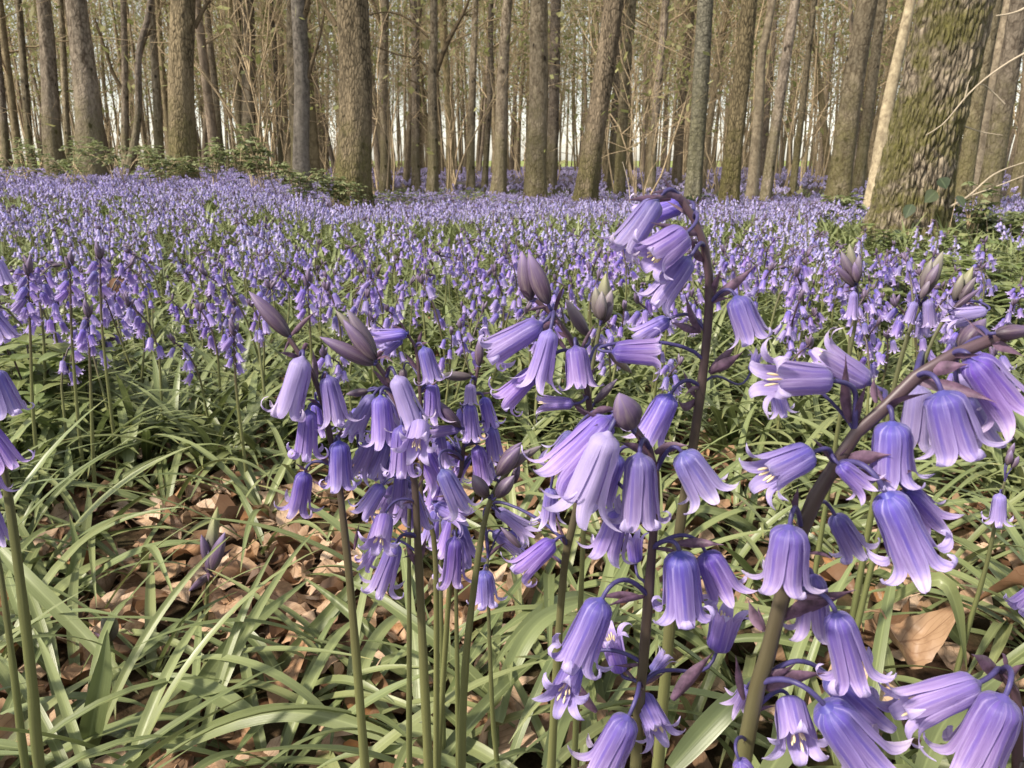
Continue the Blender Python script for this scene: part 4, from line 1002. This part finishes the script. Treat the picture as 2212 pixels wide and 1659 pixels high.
def herb_arrays(rng, h=.14, pairs=4, L=.05):
    g = Geo()
    for st in range(int(rng.integers(2, 5))):
        a0 = rng.uniform(0, 6.28); lean = rng.uniform(.05, .4); hh = h * rng.uniform(.7, 1.2)
        top = np.array([math.cos(a0) * lean * hh, math.sin(a0) * lean * hh, hh]); b0 = np.array([rng.normal(0, .012), rng.normal(0, .012), 0])
        quick_tube(g, np.array([b0, b0 + top]), [.0018, .0012], 4, m=1)
        for k in range(pairs):
            f = .4 + .6 * k / (pairs - 1); B = b0 + top * f
            for q in range(2 if k < pairs - 1 else 4):
                az = a0 + k * 1.57 + q * PI / (1 if k < pairs - 1 else 2) + rng.normal(0, .2)
                ovate(g, B, [math.cos(az), math.sin(az), rng.uniform(.1, .6)], np.array([0, 0, 1.0]), L * rng.uniform(.7, 1.2), L * rng.uniform(.2, .3))
    return g
hp = []
rg = np.random.default_rng(41)
for k in range(6):
    hp.append(herb_arrays(rg).mesh('leafy_herb', [M['herb'], M['stem']]))
def herb(px, py, s, label, group=None, Y=None):
    p = ground_at(px, py) if Y is None else np.array([at(px, py, Y)[0], Y, 0]); p[2] = float(gz(p[0], p[1]))
    o = link('leafy_herb', hp[int(rg.integers(6))], loc=p); o.rotation_euler = (0, 0, rg.uniform(0, 6.28)); o.scale = (s, s, s)
    tag(o, label, 'leafy plant', group)
for px, py, s in [(110, 960, 1.3), (170, 985, 1.2), (60, 940, 1.2), (220, 965, 1.0), (130, 1020, 1.0), (20, 985, 1.1), (85, 900, 1.2), (190, 905, 1.0), (30, 890, 1.0)]:
    herb(px, py, s, 'low plant with broad soft green leaves at left behind the lower clumps', 'soft leaved plants at left')
for k in range(64):
    px = rg.uniform(1850, 2230); py = rg.uniform(560, 800)
    herb(px, py, rg.uniform(.8, 1.25), 'nettle like leafy plant growing below and right of the mossy oak', 'leafy plants below the oak')
for k in range(22):
    px = rg.uniform(0, 1750); py = rg.uniform(640, 900)
    herb(px, py, rg.uniform(.6, .9), 'small leafy plant half hidden among the drift flowers', 'small leafy plants in the drift')

def bush(px, Y, h, wid, label, n=170, mat='bramble', L=.055, group=None, name='bramble_bush', x=None, stems=9, flat=1.0):
    rng = np.random.default_rng(int(abs(px) * 7 + Y * 31)); x = (px - CX) / F * (Y * CP + .4 * SP) if x is None else x
    base = np.array([x, Y, float(gz(x, Y))]); root = empty(name, base, label, 'bush', group); n = int(n * 1.5); wid *= 1.15
    gs, gl = Geo(), Geo(); ends = []
    for k in range(stems):
        az = rng.uniform(0, 6.28); r = wid * rng.uniform(.25, 1.0); hh = h * rng.uniform(.55, 1.05)
        e = np.array([math.cos(az) * r, math.sin(az) * r, hh * rng.uniform(.4, .9)])
        P = bezier(np.array([rng.normal(0, wid * .15), rng.normal(0, wid * .15), 0]), np.array([e[0] * .2, e[1] * .2, hh * .9]), np.array([e[0] * .6, e[1] * .6, hh * 1.15]), e, 8)
        quick_tube(gs, P, np.linspace(.006, .002, 8) * (h / .6) ** .5, 4); ends.append(P)
    for k in range(n):
        P = ends[int(rng.integers(len(ends)))]; f = rng.uniform(.15, 1) ** .7 * 7; i = min(int(f), 6); B = P[i] + (P[i + 1] - P[i]) * (f - i) + rng.normal(0, wid * .05, 3)
        az = rng.uniform(0, 6.28); d0 = np.array([math.cos(az), math.sin(az), rng.uniform(-.1, .5)])
        for q in (-.8, 0, .8):
            c, s = math.cos(q), math.sin(q)
            ovate(gl, B + d0 * L * .5, [d0[0] * c - d0[1] * s, d0[0] * s + d0[1] * c, d0[2]], np.array([rng.normal(0, .3), rng.normal(0, .3), 1.0]), L * rng.uniform(.7, 1.2), L * .3)
    link('stems', gs.mesh('stems', M['twig']), root); link('foliage', gl.mesh('foliage', M[mat]), root)
    return root
bush(560, 8.3, .80, .36, 'tallest bramble bush with a pale leafy top between the mossy trunk and forked trunks', 95, L=.075)
bush(640, 8.2, .62, .5, 'rounded bramble bush before the forked grey trunk', 170)
bush(350, 7.9, .6, .5, 'low bramble bush left of the mossy brown trunk', 150)
bush(470, 8.4, .62, .5, 'bramble bush right of the mossy brown trunk', 150)
bush(715, 8.6, .6, .4, 'dark leaved bramble at the left foot of the big mossy trunk', 170)
bush(800, 9.3, .45, .4, 'low bramble trailing right of the big mossy trunk', 90)
bush(40, 8.6, .6, .7, 'low bramble bush at the far left edge', 120)
bush(165, 8.4, .55, .7, 'low bramble bush before the two thick left trunks', 120)
bush(265, 9.2, .6, .6, 'low bramble bush below the crooked leaning tree', 110)
bush(870, 12.0, .30, .7, 'flat green bramble patch left of the forked slim tree', 120)
bush(1010, 12.5, .26, .8, 'flat green bramble patch right of the forked slim tree', 120)
bush(1150, 11.0, .2, .4, 'small bramble at the foot of the straight brown trunk', 60)
bush(1500, 10.2, .42, .24, 'dark ivy like bush climbing the foot of the grey trunk', 120, 'ivy')
bush(1810, 5.9, .30, .22, 'pale green bramble on the mossy stump left of the oak', 70, L=.06)
bush(1620, 6.2, .12, .25, 'low green bramble in the bluebells left of the oak', 40)
bush(2165, 4.3, .20, .3, 'low bramble with round leaves right of the oak', 110, L=.06)
bush(2092, 4.2, .36, .12, 'thin bramble with dark stems against the right side of the oak', 22, L=.055)

# ------------------------------------------------------------------ trees
def branch_rec(gb, ends, P0, d, L, r, depth, rng, n=4):
    """a branch and its side twigs; ends collects points for leaves"""
    d = norm(d); k = 8 if depth == 0 else 4
    bend = rng.normal(0, .22, 3) + np.array([0, 0, .18]); t = np.linspace(0, 1, k)
    P = P0 + d * (t * L)[:, None] + bend * (L * t ** 2 * .6)[:, None] + np.cumsum(rng.normal(0, L * (.035 if depth == 0 else .03), (k, 3)), 0) * t[:, None] ** .5
    quick_tube(gb, P, r * (1 - .75 * t), 4 if depth == 0 else 3)
    ends.append(P[-1]); ends.append(P[-2])
    if depth >= 2: return
    for _ in range(n if depth == 0 else 3):
        f = rng.uniform(.25, .98); i = min(int(f * (k - 1)), k - 2); B = P[i] + (P[i + 1] - P[i]) * (f * (k - 1) - i)
        dd = norm(P[i + 1] - P[i] + rng.normal(0, .55, 3) * np.linalg.norm(P[i + 1] - P[i]) * 1.5)
        branch_rec(gb, ends, B, dd, L * rng.uniform(.35, .6), r * (1 - .7 * f) * .6, depth + 1, rng, n)

def crown_arrays(H, hb, nbr, rng, spread=.22, axis=lambda z: np.zeros(3), r0=.05, leaves=500, ls=.05, nt=5):
    gb, gl = Geo(), Geo(); ends = []
    for k in range(nbr):
        f = rng.uniform(0, 1) ** .8; z = hb + (H * .97 - hb) * f; az = rng.uniform(0, 6.28)
        up = rng.uniform(.3, 1.3); L = H * spread * (1.05 - .7 * f) * rng.uniform(.6, 1.2)
        A = axis(z) + np.array([0, 0, z])
        branch_rec(gb, ends, A, [math.cos(az), math.sin(az), up], L, r0 * (1 - .75 * f) * rng.uniform(.6, 1.1), 0, rng, nt)
    ends = np.array(ends)
    if leaves:
        idx = rng.integers(0, len(ends), leaves); c = ends[idx] + rng.normal(0, .16, (leaves, 3))
        a = rng.normal(0, 1, (leaves, 3)); a /= np.linalg.norm(a, axis=1)[:, None]; b_ = np.cross(a, rng.normal(0, 1, (leaves, 3))); b_ /= np.linalg.norm(b_, axis=1)[:, None]
        s = ls * rng.uniform(.6, 1.4, leaves)[:, None]
        V = np.stack([c - a * s, c - b_ * s * .5, c + a * s, c + b_ * s * .5], 1)
        gl.add(V.reshape(-1, 3), np.tile([[.5, 0], [0, .5], [.5, .8], [1, .5]], (leaves, 1)), quads=np.arange(leaves * 4).reshape(-1, 4))
    return gb, gl

def trunk_arrays(path, R, n, rng, ridge=.03, flare=.5, flare_h=.3, lump=0):
    k = len(path); th = np.linspace(0, 2 * PI, n, endpoint=False)
    h = path[:, 2] - path[0, 2]; ph = rng.uniform(0, 6, 5)
    lob = .5 + .5 * np.cos(th[None] * rng.integers(4, 7) + ph[0] + .3 * np.sin(h[:, None]))
    wob = 1 + flare * np.exp(-np.maximum(h, 0) / flare_h)[:, None] * (.45 + .75 * lob)
    wob = wob + ridge * (np.sin(th[None] * 3 + ph[1] + h[:, None] * .9) * .6 + np.sin(th[None] * 7 + ph[2] + h[:, None] * 2.3) * .35 + np.sin(h[:, None] * 3.1 + ph[3] + th[None]) * .5)
    if lump:
        sd = rng.uniform(0, 50); cx, cy = np.cos(th), np.sin(th)
        for i in range(k):
            for j in range(n):
                q = Vector((cx[j] * 1.6 + sd, cy[j] * 1.6, h[i] * 2.2)); f = mnoise.noise(q) + .7 * mnoise.noise(q * 2.7)
                kn = max(0.0, mnoise.noise(q * .9 + Vector((9, 3, 1))) - .42)
                wob[i, j] += lump * f + lump * 4 * kn
    g = Geo(); tube(g, path, R, n, wob=wob)
    return g

def tree(label, bx, tx, wb, wt, Y, mat, by=None, mid=None, H=15, fork=None, hb=None, side=(), seed=None, group=None, leaves=260, name='tree', nbr=10):
    """bx: x of the foot in the frame, tx: x where the stem leaves the top of the frame, wb / wt widths there"""
    rng = np.random.default_rng(int(bx * 3 + Y * 17 + tx) % 99991 if seed is None else seed)
    D0 = Y * CP + CH * SP; x0 = (bx - CX) / F * D0; z0 = float(gz(x0, Y)) - .05
    base = np.array([x0, Y, z0]); top = at(tx, 0, Y)
    pts = [base]
    for (mx, my) in (mid or []): pts.append(at(mx, my, Y))
    pts.append(top); pts = [p - base for p in pts]
    D1 = Y * CP - (top[2] - CH) * SP
    r0 = wb / F * D0 / 2; r1 = wt / F * D1 / 2
    ht = pts[-1][2]; dl = norm(pts[-1] - pts[-2]) if len(pts) > 2 else norm(pts[-1])
    H = max(H, ht + 5); ext = (H - ht) / dl[2]
    for f in (.35, .7, 1.0): pts.append(pts[len(pts) - 1 if f == .35 else -1] * 0 + (top - base) + dl * ext * f + np.array([rng.normal(0, .12), rng.normal(0, .2), 0]) * f * 3)
    path = smooth_path(pts, 400); hv = path[:, 2]; path = np.stack([np.interp(np.concatenate([np.linspace(0, ht * 1.05, 70), np.linspace(ht * 1.05, hv[-1], 16)[1:]]), hv, path[:, j]) for j in range(3)], 1); zz_ = path[:, 2]
    path[1:-1, :2] += (np.sin(zz_ * 1.3 + rng.uniform(0, 6))[1:-1, None] * np.array([.4, .6]) * r0 * .35) * sstep(0, 1.0, zz_)[1:-1, None]
    R = np.interp(zz_, [0, ht, H], [r0, r1, r1 * .22])
    root = empty(name, base, label, 'tree', group)
    link('trunk', trunk_arrays(path, R, 34, rng, ridge=.03, lump=.05 if mat != 'pale' else .02).mesh('trunk', M[mat]), root)
    ax = lambda z: np.array([np.interp(z, zz_, path[:, 0]), np.interp(z, zz_, path[:, 1]), 0])
    hb = hb if hb is not None else max(ht * 1.05, 3.2)
    gb, gl = crown_arrays(H, min(hb, H * .8), nbr, rng, .20, ax, max(r1 * .35, .012), leaves, .05, 4)
    for (f, pxs) in side:                                # boughs seen in the frame: [(x, y), ...]
        P = smooth_path([at(a, c, Y) - base for a, c in pxs], 12); rr = f / F * D0 / 2
        tube(gb, P, rr * np.linspace(1, .35, 12), 6)
        for _ in range(7):
            i = int(rng.integers(3, 11)); branch_rec(gb, [], P[i], (P[i] - P[i - 1]) / np.linalg.norm(P[i] - P[i - 1]) + rng.normal(0, .5, 3), np.linalg.norm(P[-1] - P[0]) * rng.uniform(.12, .3), rr * .3, 1, rng, 3)
    link('crown', gb.mesh('crown', M['bough']), root)
    if leaves: link('foliage', gl.mesh('foliage', M['spring']), root)
    return root

T = tree
T('thick mottled grey trunk leaning left, second from the left edge among big trunks', 127, 88, 40, 27, 14.5, 'brown')
T('thickest dark trunk near the left edge, slightly leaning left', 199, 165, 60, 41, 12.2, 'brown')
T('olive brown mossy trunk behind low brambles at left', 395, 401, 56, 49, 10.6, 'mossy', side=[(10, [(420, 60), (440, 20), (470, -30)])])
T('dark twin trunk, right and thicker stem of the pair above the tall bramble', 541, 532, 29, 27, 17, 'brown')
T('dark twin trunk, left and thinner stem of the pair above the tall bramble', 524, 510, 18, 16, 18.5, 'brown')
T('smooth grey trunk that forks near the top of the frame', 653, 643, 35, 31, 14.2, 'grey', mid=[(650, 200)], side=[(20, [(645, 60), (662, 15), (672, -30)]), (9, [(664, 170), (690, 80), (702, 20)])])
T('brown trunk standing close behind the left side of the forked grey one', 640, 632, 26, 22, 15.5, 'brown')
T('big mossy trunk standing forward in the bluebells left of centre', 762, 757, 75, 67, 9.4, 'mossy', side=[(11, [(727, 55), (705, 20), (680, -20)])])
T('straight slim brown trunk just right of the big mossy trunk', 829, 832, 21, 18, 17, 'brown', side=[(7, [(832, 80), (812, 20), (800, -20)])])
T('slim trunk midway between the mossy trunk and the Y forked tree', 899, 893, 19, 15, 18.5, 'brown')
T('slim tree forked like a Y with long arching boughs left of centre', 933, 938, 25, 15, 15, 'brown', mid=[(936, 165)], side=[(14, [(938, 165), (965, 95), (1000, 30), (1020, -20)]), (7, [(930, 160), (905, 128), (860, 118), (815, 102)]), (6, [(925, 80), (880, 40), (840, 26), (795, 32)]), (6, [(932, 230), (915, 190), (890, 175), (880, 170)])])
T('slim brown trunk right of the Y forked tree', 1016, 1026, 19, 13, 16.5, 'brown')
T('thin dark trunk leaning right between two slim brown trunks left of centre', 1046, 1062, 13, 11, 19, 'brown', mid=[(1058, 180)])
T('brown trunk leaning slightly right with a wide foot, left of the middle trunk', 1074, 1098, 31, 20, 15.2, 'brown')
T('straight brown trunk near the middle with mossy foot', 1157, 1163, 46, 38, 13.2, 'brown')
T('grey brown trunk tucked right behind the middle trunk', 1190, 1202, 25, 22, 18, 'brown')
T('thick brown trunk leaning right in the middle, mossy at its foot', 1262, 1325, 46, 42, 11.8, 'mossy', mid=[(1284, 280)])
T('greyish slim trunk right of the leaning middle trunk', 1338, 1364, 24, 20, 14.5, 'brown')
T('thin trunk squeezed between the leaning middle trunk and the slim greyish one', 1321, 1345, 18, 15, 19, 'brown')
T('dark slim trunk curving behind the nodding tip of the tallest bluebell', 1406, 1438, 18, 16, 16, 'brown', mid=[(1420, 200)])
T('grey lichen covered trunk with dark ivy at its foot', 1496, 1526, 34, 34, 11.5, 'lichen')
T('brown trunk covered with knots, right of the grey ivy footed trunk', 1574, 1618, 40, 33, 11.0, 'mossy')
T('pale cream trunk brightly lit, slightly curved, right of the knotty one', 1624, 1668, 25, 16, 12.6, 'pale', mid=[(1640, 240), (1646, 120)])
T('smooth brown trunk leaning strongly right beside the pale cream trunk', 1652, 1718, 23, 20, 12.0, 'brown')
T('dark thin tree with leaning stem halfway to the mossy oak', 1712, 1760, 15, 12, 15.5, 'brown', mid=[(1725, 300)])
T('thick grey brown trunk left of the pale leaning trunk and oak', 1808, 1874, 48, 42, 11.6, 'brown')
T('darker trunk half hidden behind the thick grey brown one near the oak', 1852, 1906, 24, 20, 14.2, 'brown')
T('pale leaning trunk just left of the mossy oak', 1886, 1968, 34, 19, 10.2, 'pale', mid=[(1915, 250)])
T('grey brown trunk close to the right side of the oak', 2078, 2150, 34, 30, 10.8, 'brown')
T('pale slim trunk between two darker trunks right of the oak', 2102, 2180, 28, 20, 11.6, 'pale')
T('thick grey brown trunk near the right edge', 2132, 2206, 42, 40, 9.4, 'brown')
T('thin trunk on the right edge', 2196, 2262, 24, 20, 15, 'brown')
T('thin dark trunk at the left edge', 18, -14, 15, 12, 16, 'brown')
T('slim trunk between the left edge and the mottled grey trunk', 75, 38, 17, 12, 17, 'brown')
T('dark slim tree between the two thick left trunks', 152, 128, 14, 12, 19, 'brown')
T('crooked dark tree leaning right at left, bent twice', 271, 328, 16, 12, 14.5, 'brown', mid=[(296, 260), (301, 120), (318, 50)], side=[(9, [(300, 130), (312, 90), (330, 55)])])
T('slim tree with a leftward bough behind the crooked leaning one', 274, 264, 17, 12, 17, 'brown', mid=[(270, 190)], side=[(9, [(270, 200), (245, 160), (225, 100), (205, 40)])])
T('dark straight slim trunk left of the mossy olive trunk', 345, 328, 20, 14, 15.5, 'brown')
T('slim trunk right of the mossy olive trunk', 481, 446, 15, 12, 18, 'brown')
T('slim dark trunk left of the forked grey one', 611, 585, 13, 11, 19, 'brown')

# the mossy oak on the right: deeply fissured bark modelled in the mesh
def oak():
    rng = np.random.default_rng(5); Y = 4.25
    base = ground_at(1962, 545); base[1] = Y; base[0] = (1962 - CX) / F * (Y * CP + CH * SP); base[2] = float(gz(base[0], Y)) - .04
    ctr = [(1958, 510), (1974, 410), (1996, 300), (2022, 200), (2068, 0)]
    pts = [np.zeros(3)] + [at(a, c, Y) - base for a, c in ctr]; top = pts[-1]; d = norm(pts[-1] - pts[-2])
    pts += [top + d * 2.5 + [-.1, 0, 0], top + d * 6 + [-.5, .2, 0], top + d * 10 + [-1, .1, 0]]
    path = smooth_path(pts, 900); h = path[:, 2]
    path = np.stack([np.interp(np.concatenate([np.linspace(0, 2.3, 250), np.linspace(2.3, h[-1], 40)[1:]]), h, path[:, j]) for j in range(3)], 1); h = path[:, 2]
    R = np.interp(h, [0, .25, .6, 1.3, 2, 6, 11], [.255, .195, .173, .170, .172, .145, .06])
    n = 340; th = np.linspace(0, 2 * PI, n, endpoint=False)
    wob = np.ones((len(h), n))
    lob = .5 + .5 * np.cos(th[None] * 5 + .8)
    wob += .30 * np.exp(-np.maximum(h, 0) / .10)[:, None] * lob
    wob += .03 * np.sin(th[None] * 3 + h[:, None] * 1.1)
    px_, py_ = np.cos(th), np.sin(th)
    for i in range(len(h)):
        if h[i] > 2.4: break
        for j in range(n):
            q = Vector((px_[j] * 3.0, py_[j] * 3.0, h[i] * 2.1))
            w_ = mnoise.noise(q * 1.7) * .25
            v_ = mnoise.voronoi(Vector((px_[j] * 7.5 + w_ * 1.6, py_[j] * 7.5 + w_ * 1.6, h[i] * 9.5 + w_ * 2.5)), distance_metric='DISTANCE')[0]
            e = min(1.0, (v_[1] - v_[0]) * 2.6)
            wob[i, j] += .10 * (e ** .7 - .6) + .030 * mnoise.noise(q * 5) + .022 * mnoise.noise(Vector((px_[j] * 22, py_[j] * 22, h[i] * 9)))
    wob += 0
    g = Geo(); tube(g, path, R, n, wob=wob)
    root = empty('oak_tree', base, 'large oak with fissured mossy bark leaning right, near the right edge', 'tree')
    link('trunk', g.mesh('trunk', M['oak']), root)
    ax = lambda z: np.array([np.interp(z, h, path[:, 0]), np.interp(z, h, path[:, 1]), 0])
    gb, gl = crown_arrays(11, 4.2, 16, rng, .3, ax, .07, 500, .05, 5)
    link('crown', gb.mesh('crown', M['twig']), root); link('foliage', gl.mesh('foliage', M['spring']), root)
    return base
ob = oak()
gi, gs = Geo(), Geo(); rng = np.random.default_rng(8)
for k in range(16):
    a = rng.uniform(PI * 1.02, PI * 1.98); z = rng.uniform(.02, .42) * rng.uniform(.4, 1.2); r = .31 - .09 * min(z / .4, 1)
    B = np.array([math.cos(a) * r, math.sin(a) * r, z]); out = np.array([math.cos(a), math.sin(a), 0])
    ovate(gi, B + out * .02, norm(out * .35 + [rng.normal(0, .6), 0, -.5]), norm(out + [0, 0, .5]), rng.uniform(.05, .09), rng.uniform(.025, .04), droop=.1)
    quick_tube(gs, np.array([B * [1, 1, .2], B + out * .02]), [.002, .0015], 4)
r_ = empty('ivy', ob + [0, 0, .02], 'dark ivy with heart shaped leaves at the foot of the mossy oak', 'ivy')
link('foliage', gi.mesh('foliage', M['ivy']), r_); link('stems', gs.mesh('stems', M['twig']), r_)

def bare(label, lines, Y, leaves=0):
    P0 = at(*lines[0][1][0], Y); P0g = P0.copy(); g = Geo(); rng = np.random.default_rng(int(lines[0][1][0][0]))
    for wpx, pts, *dy in lines:
        P = smooth_path([at(a, c, Y + (dy[0] if dy else 0) * i / max(len(pts) - 1, 1)) for i, (a, c) in enumerate(pts)], 16)
        tube(g, P, np.linspace(1, .4, 16) * wpx * .6 / F * Y / 2, 6)
    o = link('bare_twig', g.mesh('bare_twig', M['pale_twig'], P0g), loc=P0g); tag(o, label, 'twig'); return o
bare('long pale bare twig slanting up to the right in front of the oak', [(8, [(2260, 90), (2170, 140), (2100, 195), (2040, 265), (2000, 292)]), (5, [(2085, 210), (2092, 180), (2100, 165)])], 3.9)
bare('thick pale twig end sticking in at the upper right corner', [(11, [(2260, -20), (2212, 18), (2180, 30), (2152, 34)])], 3.6)
bare('pale crooked twig right of the oak at mid height', [(6, [(2170, 225), (2140, 195), (2115, 182), (2070, 205)]), (6, [(2070, 268), (2120, 285), (2165, 292)])], 4.2)
bare('low pale twig rising right from the foot of the oak', [(9, [(2035, 455), (2090, 425), (2150, 375), (2230, 345)]), (6, [(2090, 425), (2160, 400), (2260, 360)])], 4.1)
bare('thin bare twig sticking up from the carpet behind the tallest bluebell', [(5, [(1362, 440), (1358, 400), (1352, 375), (1345, 350)])], 6.5)

# slender trees of the wood behind: a few shapes, copied
rg = np.random.default_rng(2024)
protos = []
for k in range(9):
    H = rg.uniform(14, 18); r = rg.uniform(.06, .125)
    t = np.linspace(0, 1, 12); sw = rg.normal(0, 1.0, 2); ph = rg.uniform(0, 6)
    path = np.stack([sw[0] * t ** 1.5 + .22 * np.sin(t * 9 + ph) * t ** .7, sw[1] * t ** 1.5, H * t], -1)
    root = bpy.data.objects.new('slender_tree', None); C.objects.link(root)
    link('trunk', trunk_arrays(path, r * (1 - .8 * t), 10, rg, .03, .3, .3).mesh('trunk', M['far']), root)
    ax = lambda z: np.array([np.interp(z, path[:, 2], path[:, 0]), np.interp(z, path[:, 2], path[:, 1]), 0])
    if k % 4 == 1:
        f0 = path[4]; sgn = 1 if k % 8 == 1 else -1; gt = Geo()
        fk = np.stack([f0[0] + sgn * (1.6 * np.linspace(0, 1, 9) ** .8), f0[1] + .5 * np.linspace(0, 1, 9), f0[2] + (H * .9 - f0[2]) * np.linspace(0, 1, 9)], -1)
        tube(gt, fk, r * .6 * (1 - .8 * np.linspace(0, 1, 9)), 8); link('bough', gt.mesh('bough', M['far']), root)
    gb, gl = crown_arrays(H, 2.2 if k % 3 else 3.2, 50, rg, .19, ax, r * .30, 2000, .06, 4)
    link('crown', gb.mesh('crown', M['twig']), root); link('foliage', gl.mesh('foliage', M['spring']), root)
    protos.append(root)
cnt = 0; placed = []
for _ in range(6000):
    if cnt >= 250: break
    a, b_ = scatter(1, 17, 72, 38, rg, 1.55); a, b_ = float(a[0]), float(b_[0])
    if any((a - c) ** 2 + (b_ - d) ** 2 < 1.25 ** 2 for c, d in placed): continue
    placed.append((a, b_))
    k = cnt % 9; o = protos[k] if cnt < 9 else copy_tree(protos[k]); s = rg.uniform(.8, 1.15) 
    o.location = (a, b_, float(gz(a, b_)) - .05); o.rotation_euler = (rg.normal(0, .045), rg.normal(0, .05), rg.uniform(0, 6.28)); o.scale = (s, s, s)
    px, _y = pix(a, b_, 0); band = 'in the middle depth of the wood' if b_ < 34 else 'deep in the wood' if b_ < 52 else 'at the far bright edge of the wood'
    zn = 'left of the big mossy trunk' if px < 760 else 'between mossy and middle trunks' if px < 1160 else 'between middle and pale cream trunks' if px < 1640 else 'around the oak at right'
    tag(o, 'slender tree ' + band + ' ' + zn, 'tree', 'slender trees ' + band + ' ' + zn); cnt += 1

# thin understorey saplings that tangle between the trunks
sp = []
for k in range(5):
    gs, ends = Geo(), []
    for j in range(int(rg.integers(3, 7))):
        h_ = rg.uniform(3, 6.5); branch_rec(gs, ends, np.array([rg.normal(0, .12), rg.normal(0, .12), 0]), [rg.normal(0, .2), rg.normal(0, .2), 1], h_, rg.uniform(.014, .03), 0, rg, 9)
    ends = np.array(ends); gl = Geo(); nL = 260; c = ends[rg.integers(0, len(ends), nL)] + rg.normal(0, .12, (nL, 3)); a_ = rg.normal(0, .04, (nL, 3)); b2 = rg.normal(0, .03, (nL, 3))
    gl.add(np.stack([c - a_, c - b2, c + a_, c + b2], 1).reshape(-1, 3), np.tile([[.5, 0], [0, .5], [.5, .8], [1, .5]], (nL, 1)), quads=np.arange(nL * 4).reshape(-1, 4))
    root = bpy.data.objects.new('sapling', None); C.objects.link(root); link('stems', gs.mesh('stems', M['twig']), root); link('foliage', gl.mesh('foliage', M['spring']), root); sp.append(root)
for k in range(44):
    a, b_ = scatter(1, 13, 42, 36, rg, 1.6); a, b_ = float(a[0]), float(b_[0]); o = sp[k] if k < 5 else copy_tree(sp[k % 5]); s = rg.uniform(.7, 1.25)
    o.location = (a, b_, float(gz(a, b_)) - .03); o.rotation_euler = (0, 0, rg.uniform(0, 6.28)); o.scale = (s, s, s); px, _y = pix(a, b_, 0)
    zn = 'on the mossy olive trunk side' if px < 700 else 'in the middle of the wood' if px < 1450 else 'on the oak side of the wood'
    tag(o, 'thin many stemmed sapling with fresh pale leaves ' + zn, 'sapling', 'saplings ' + zn)

# the far edge of the wood, too many stems to count
EB = []
for k in range(8):
    H = rg.uniform(13, 17); r = rg.uniform(.04, .09); t = np.linspace(0, 1, 7)
    path = np.stack([rg.normal(0, .5) * t ** 1.5 + .1 * np.sin(t * 7 + k), rg.normal(0, .5) * t ** 1.5, H * t], -1)
    g = Geo(); tube(g, path, r * (1 - .8 * t), 7, m=0)
    ax = lambda z: np.array([np.interp(z, path[:, 2], path[:, 0]), np.interp(z, path[:, 2], path[:, 1]), 0])
    gb, gl = crown_arrays(H, 4.2, 17, rg, .17, ax, r * .3, 280, .075, 3)
    v, uv, q, t_, qm, tm = gb.arrays(); g.add(v, uv, q, t_ if len(t_) else None, m=1)
    v, uv, q, t_, qm, tm = gl.arrays(); g.add(v, uv, q, None, m=2)
    EB.append(g.arrays())
n = 430; x, y = scatter(n, 34, 80, 38, rg, 2)
o = link('far_woods', make_mesh('far_woods', *instances(EB, rg.integers(0, 8, n), np.stack([x, y, gz(x, y) - .05], -1), rg.uniform(0, 6.28, n), rg.uniform(.85, 1.15, n), rg.normal(0, .03, (n, 2))), [M['far'], M['twig'], M['spring']]))
tag(o, 'mass of distant thin stems at the bright far edge of the wood', 'woods', kind='stuff')

# ------------------------------------------------------------------ camera, light, sky
cam = bpy.data.cameras.new('camera'); co = bpy.data.objects.new('camera', cam); C.objects.link(co)
cam.sensor_width = 36; cam.lens = 36 * F / 2212; cam.clip_start = .02; cam.clip_end = 5000
co.location = (0, 0, CH); co.rotation_euler = (PI / 2 - PITCH, 0, 0)
cam.dof.use_dof = True; cam.dof.focus_distance = .40; cam.dof.aperture_fstop = 44
bpy.context.scene.camera = co

SUN_EL, SUN_AZ = 46.0, 236.0          # azimuth clockwise from +y (north): behind the camera to the left
se, sa = math.radians(SUN_EL), math.radians(SUN_AZ)
to_sun = Vector((math.sin(sa) * math.cos(se), math.cos(sa) * math.cos(se), math.sin(se)))
sl = bpy.data.lights.new('sun', 'SUN'); sl.energy = 3.1; sl.angle = math.radians(5); sl.color = (1.0, .91, .78)
so = bpy.data.objects.new('sun', sl); C.objects.link(so); so.rotation_euler = to_sun.to_track_quat('Z', 'Y').to_euler(); so.location = (-10, -10, 20)
w = bpy.data.worlds.new('World'); bpy.context.scene.world = w; w.use_nodes = True
nt = w.node_tree; nt.nodes.clear(); b = NB(nt)
sky = b.n('ShaderNodeTexSky', sky_type='NISHITA'); sky.sun_disc = False; sky.sun_elevation = se; sky.sun_rotation = sa
sky.air_density = 1.0; sky.dust_density = 1.0; sky.ozone_density = .6
bg = b.n('ShaderNodeBackground'); bg.inputs[1].default_value = .115
b.l(b.mix(1.0, b.hsv(sky.outputs[0], .5, .45, 1.0), (1.0, .965, .90), 'MULTIPLY'), bg.inputs[0])
ow = b.n('ShaderNodeOutputWorld'); b.l(bg.outputs[0], ow.inputs[0])
vs = bpy.context.scene.view_settings
vs.view_transform = 'Standard'; vs.look = 'None'; vs.gamma = 1; vs.exposure = 1.22; vs.use_curve_mapping = False
bpy.context.scene.display_settings.display_device = 'sRGB'
sc = bpy.context.scene.cycles
sc.max_bounces = 4; sc.diffuse_bounces = 2; sc.transmission_bounces = 3; sc.glossy_bounces = 2; sc.transparent_max_bounces = 8
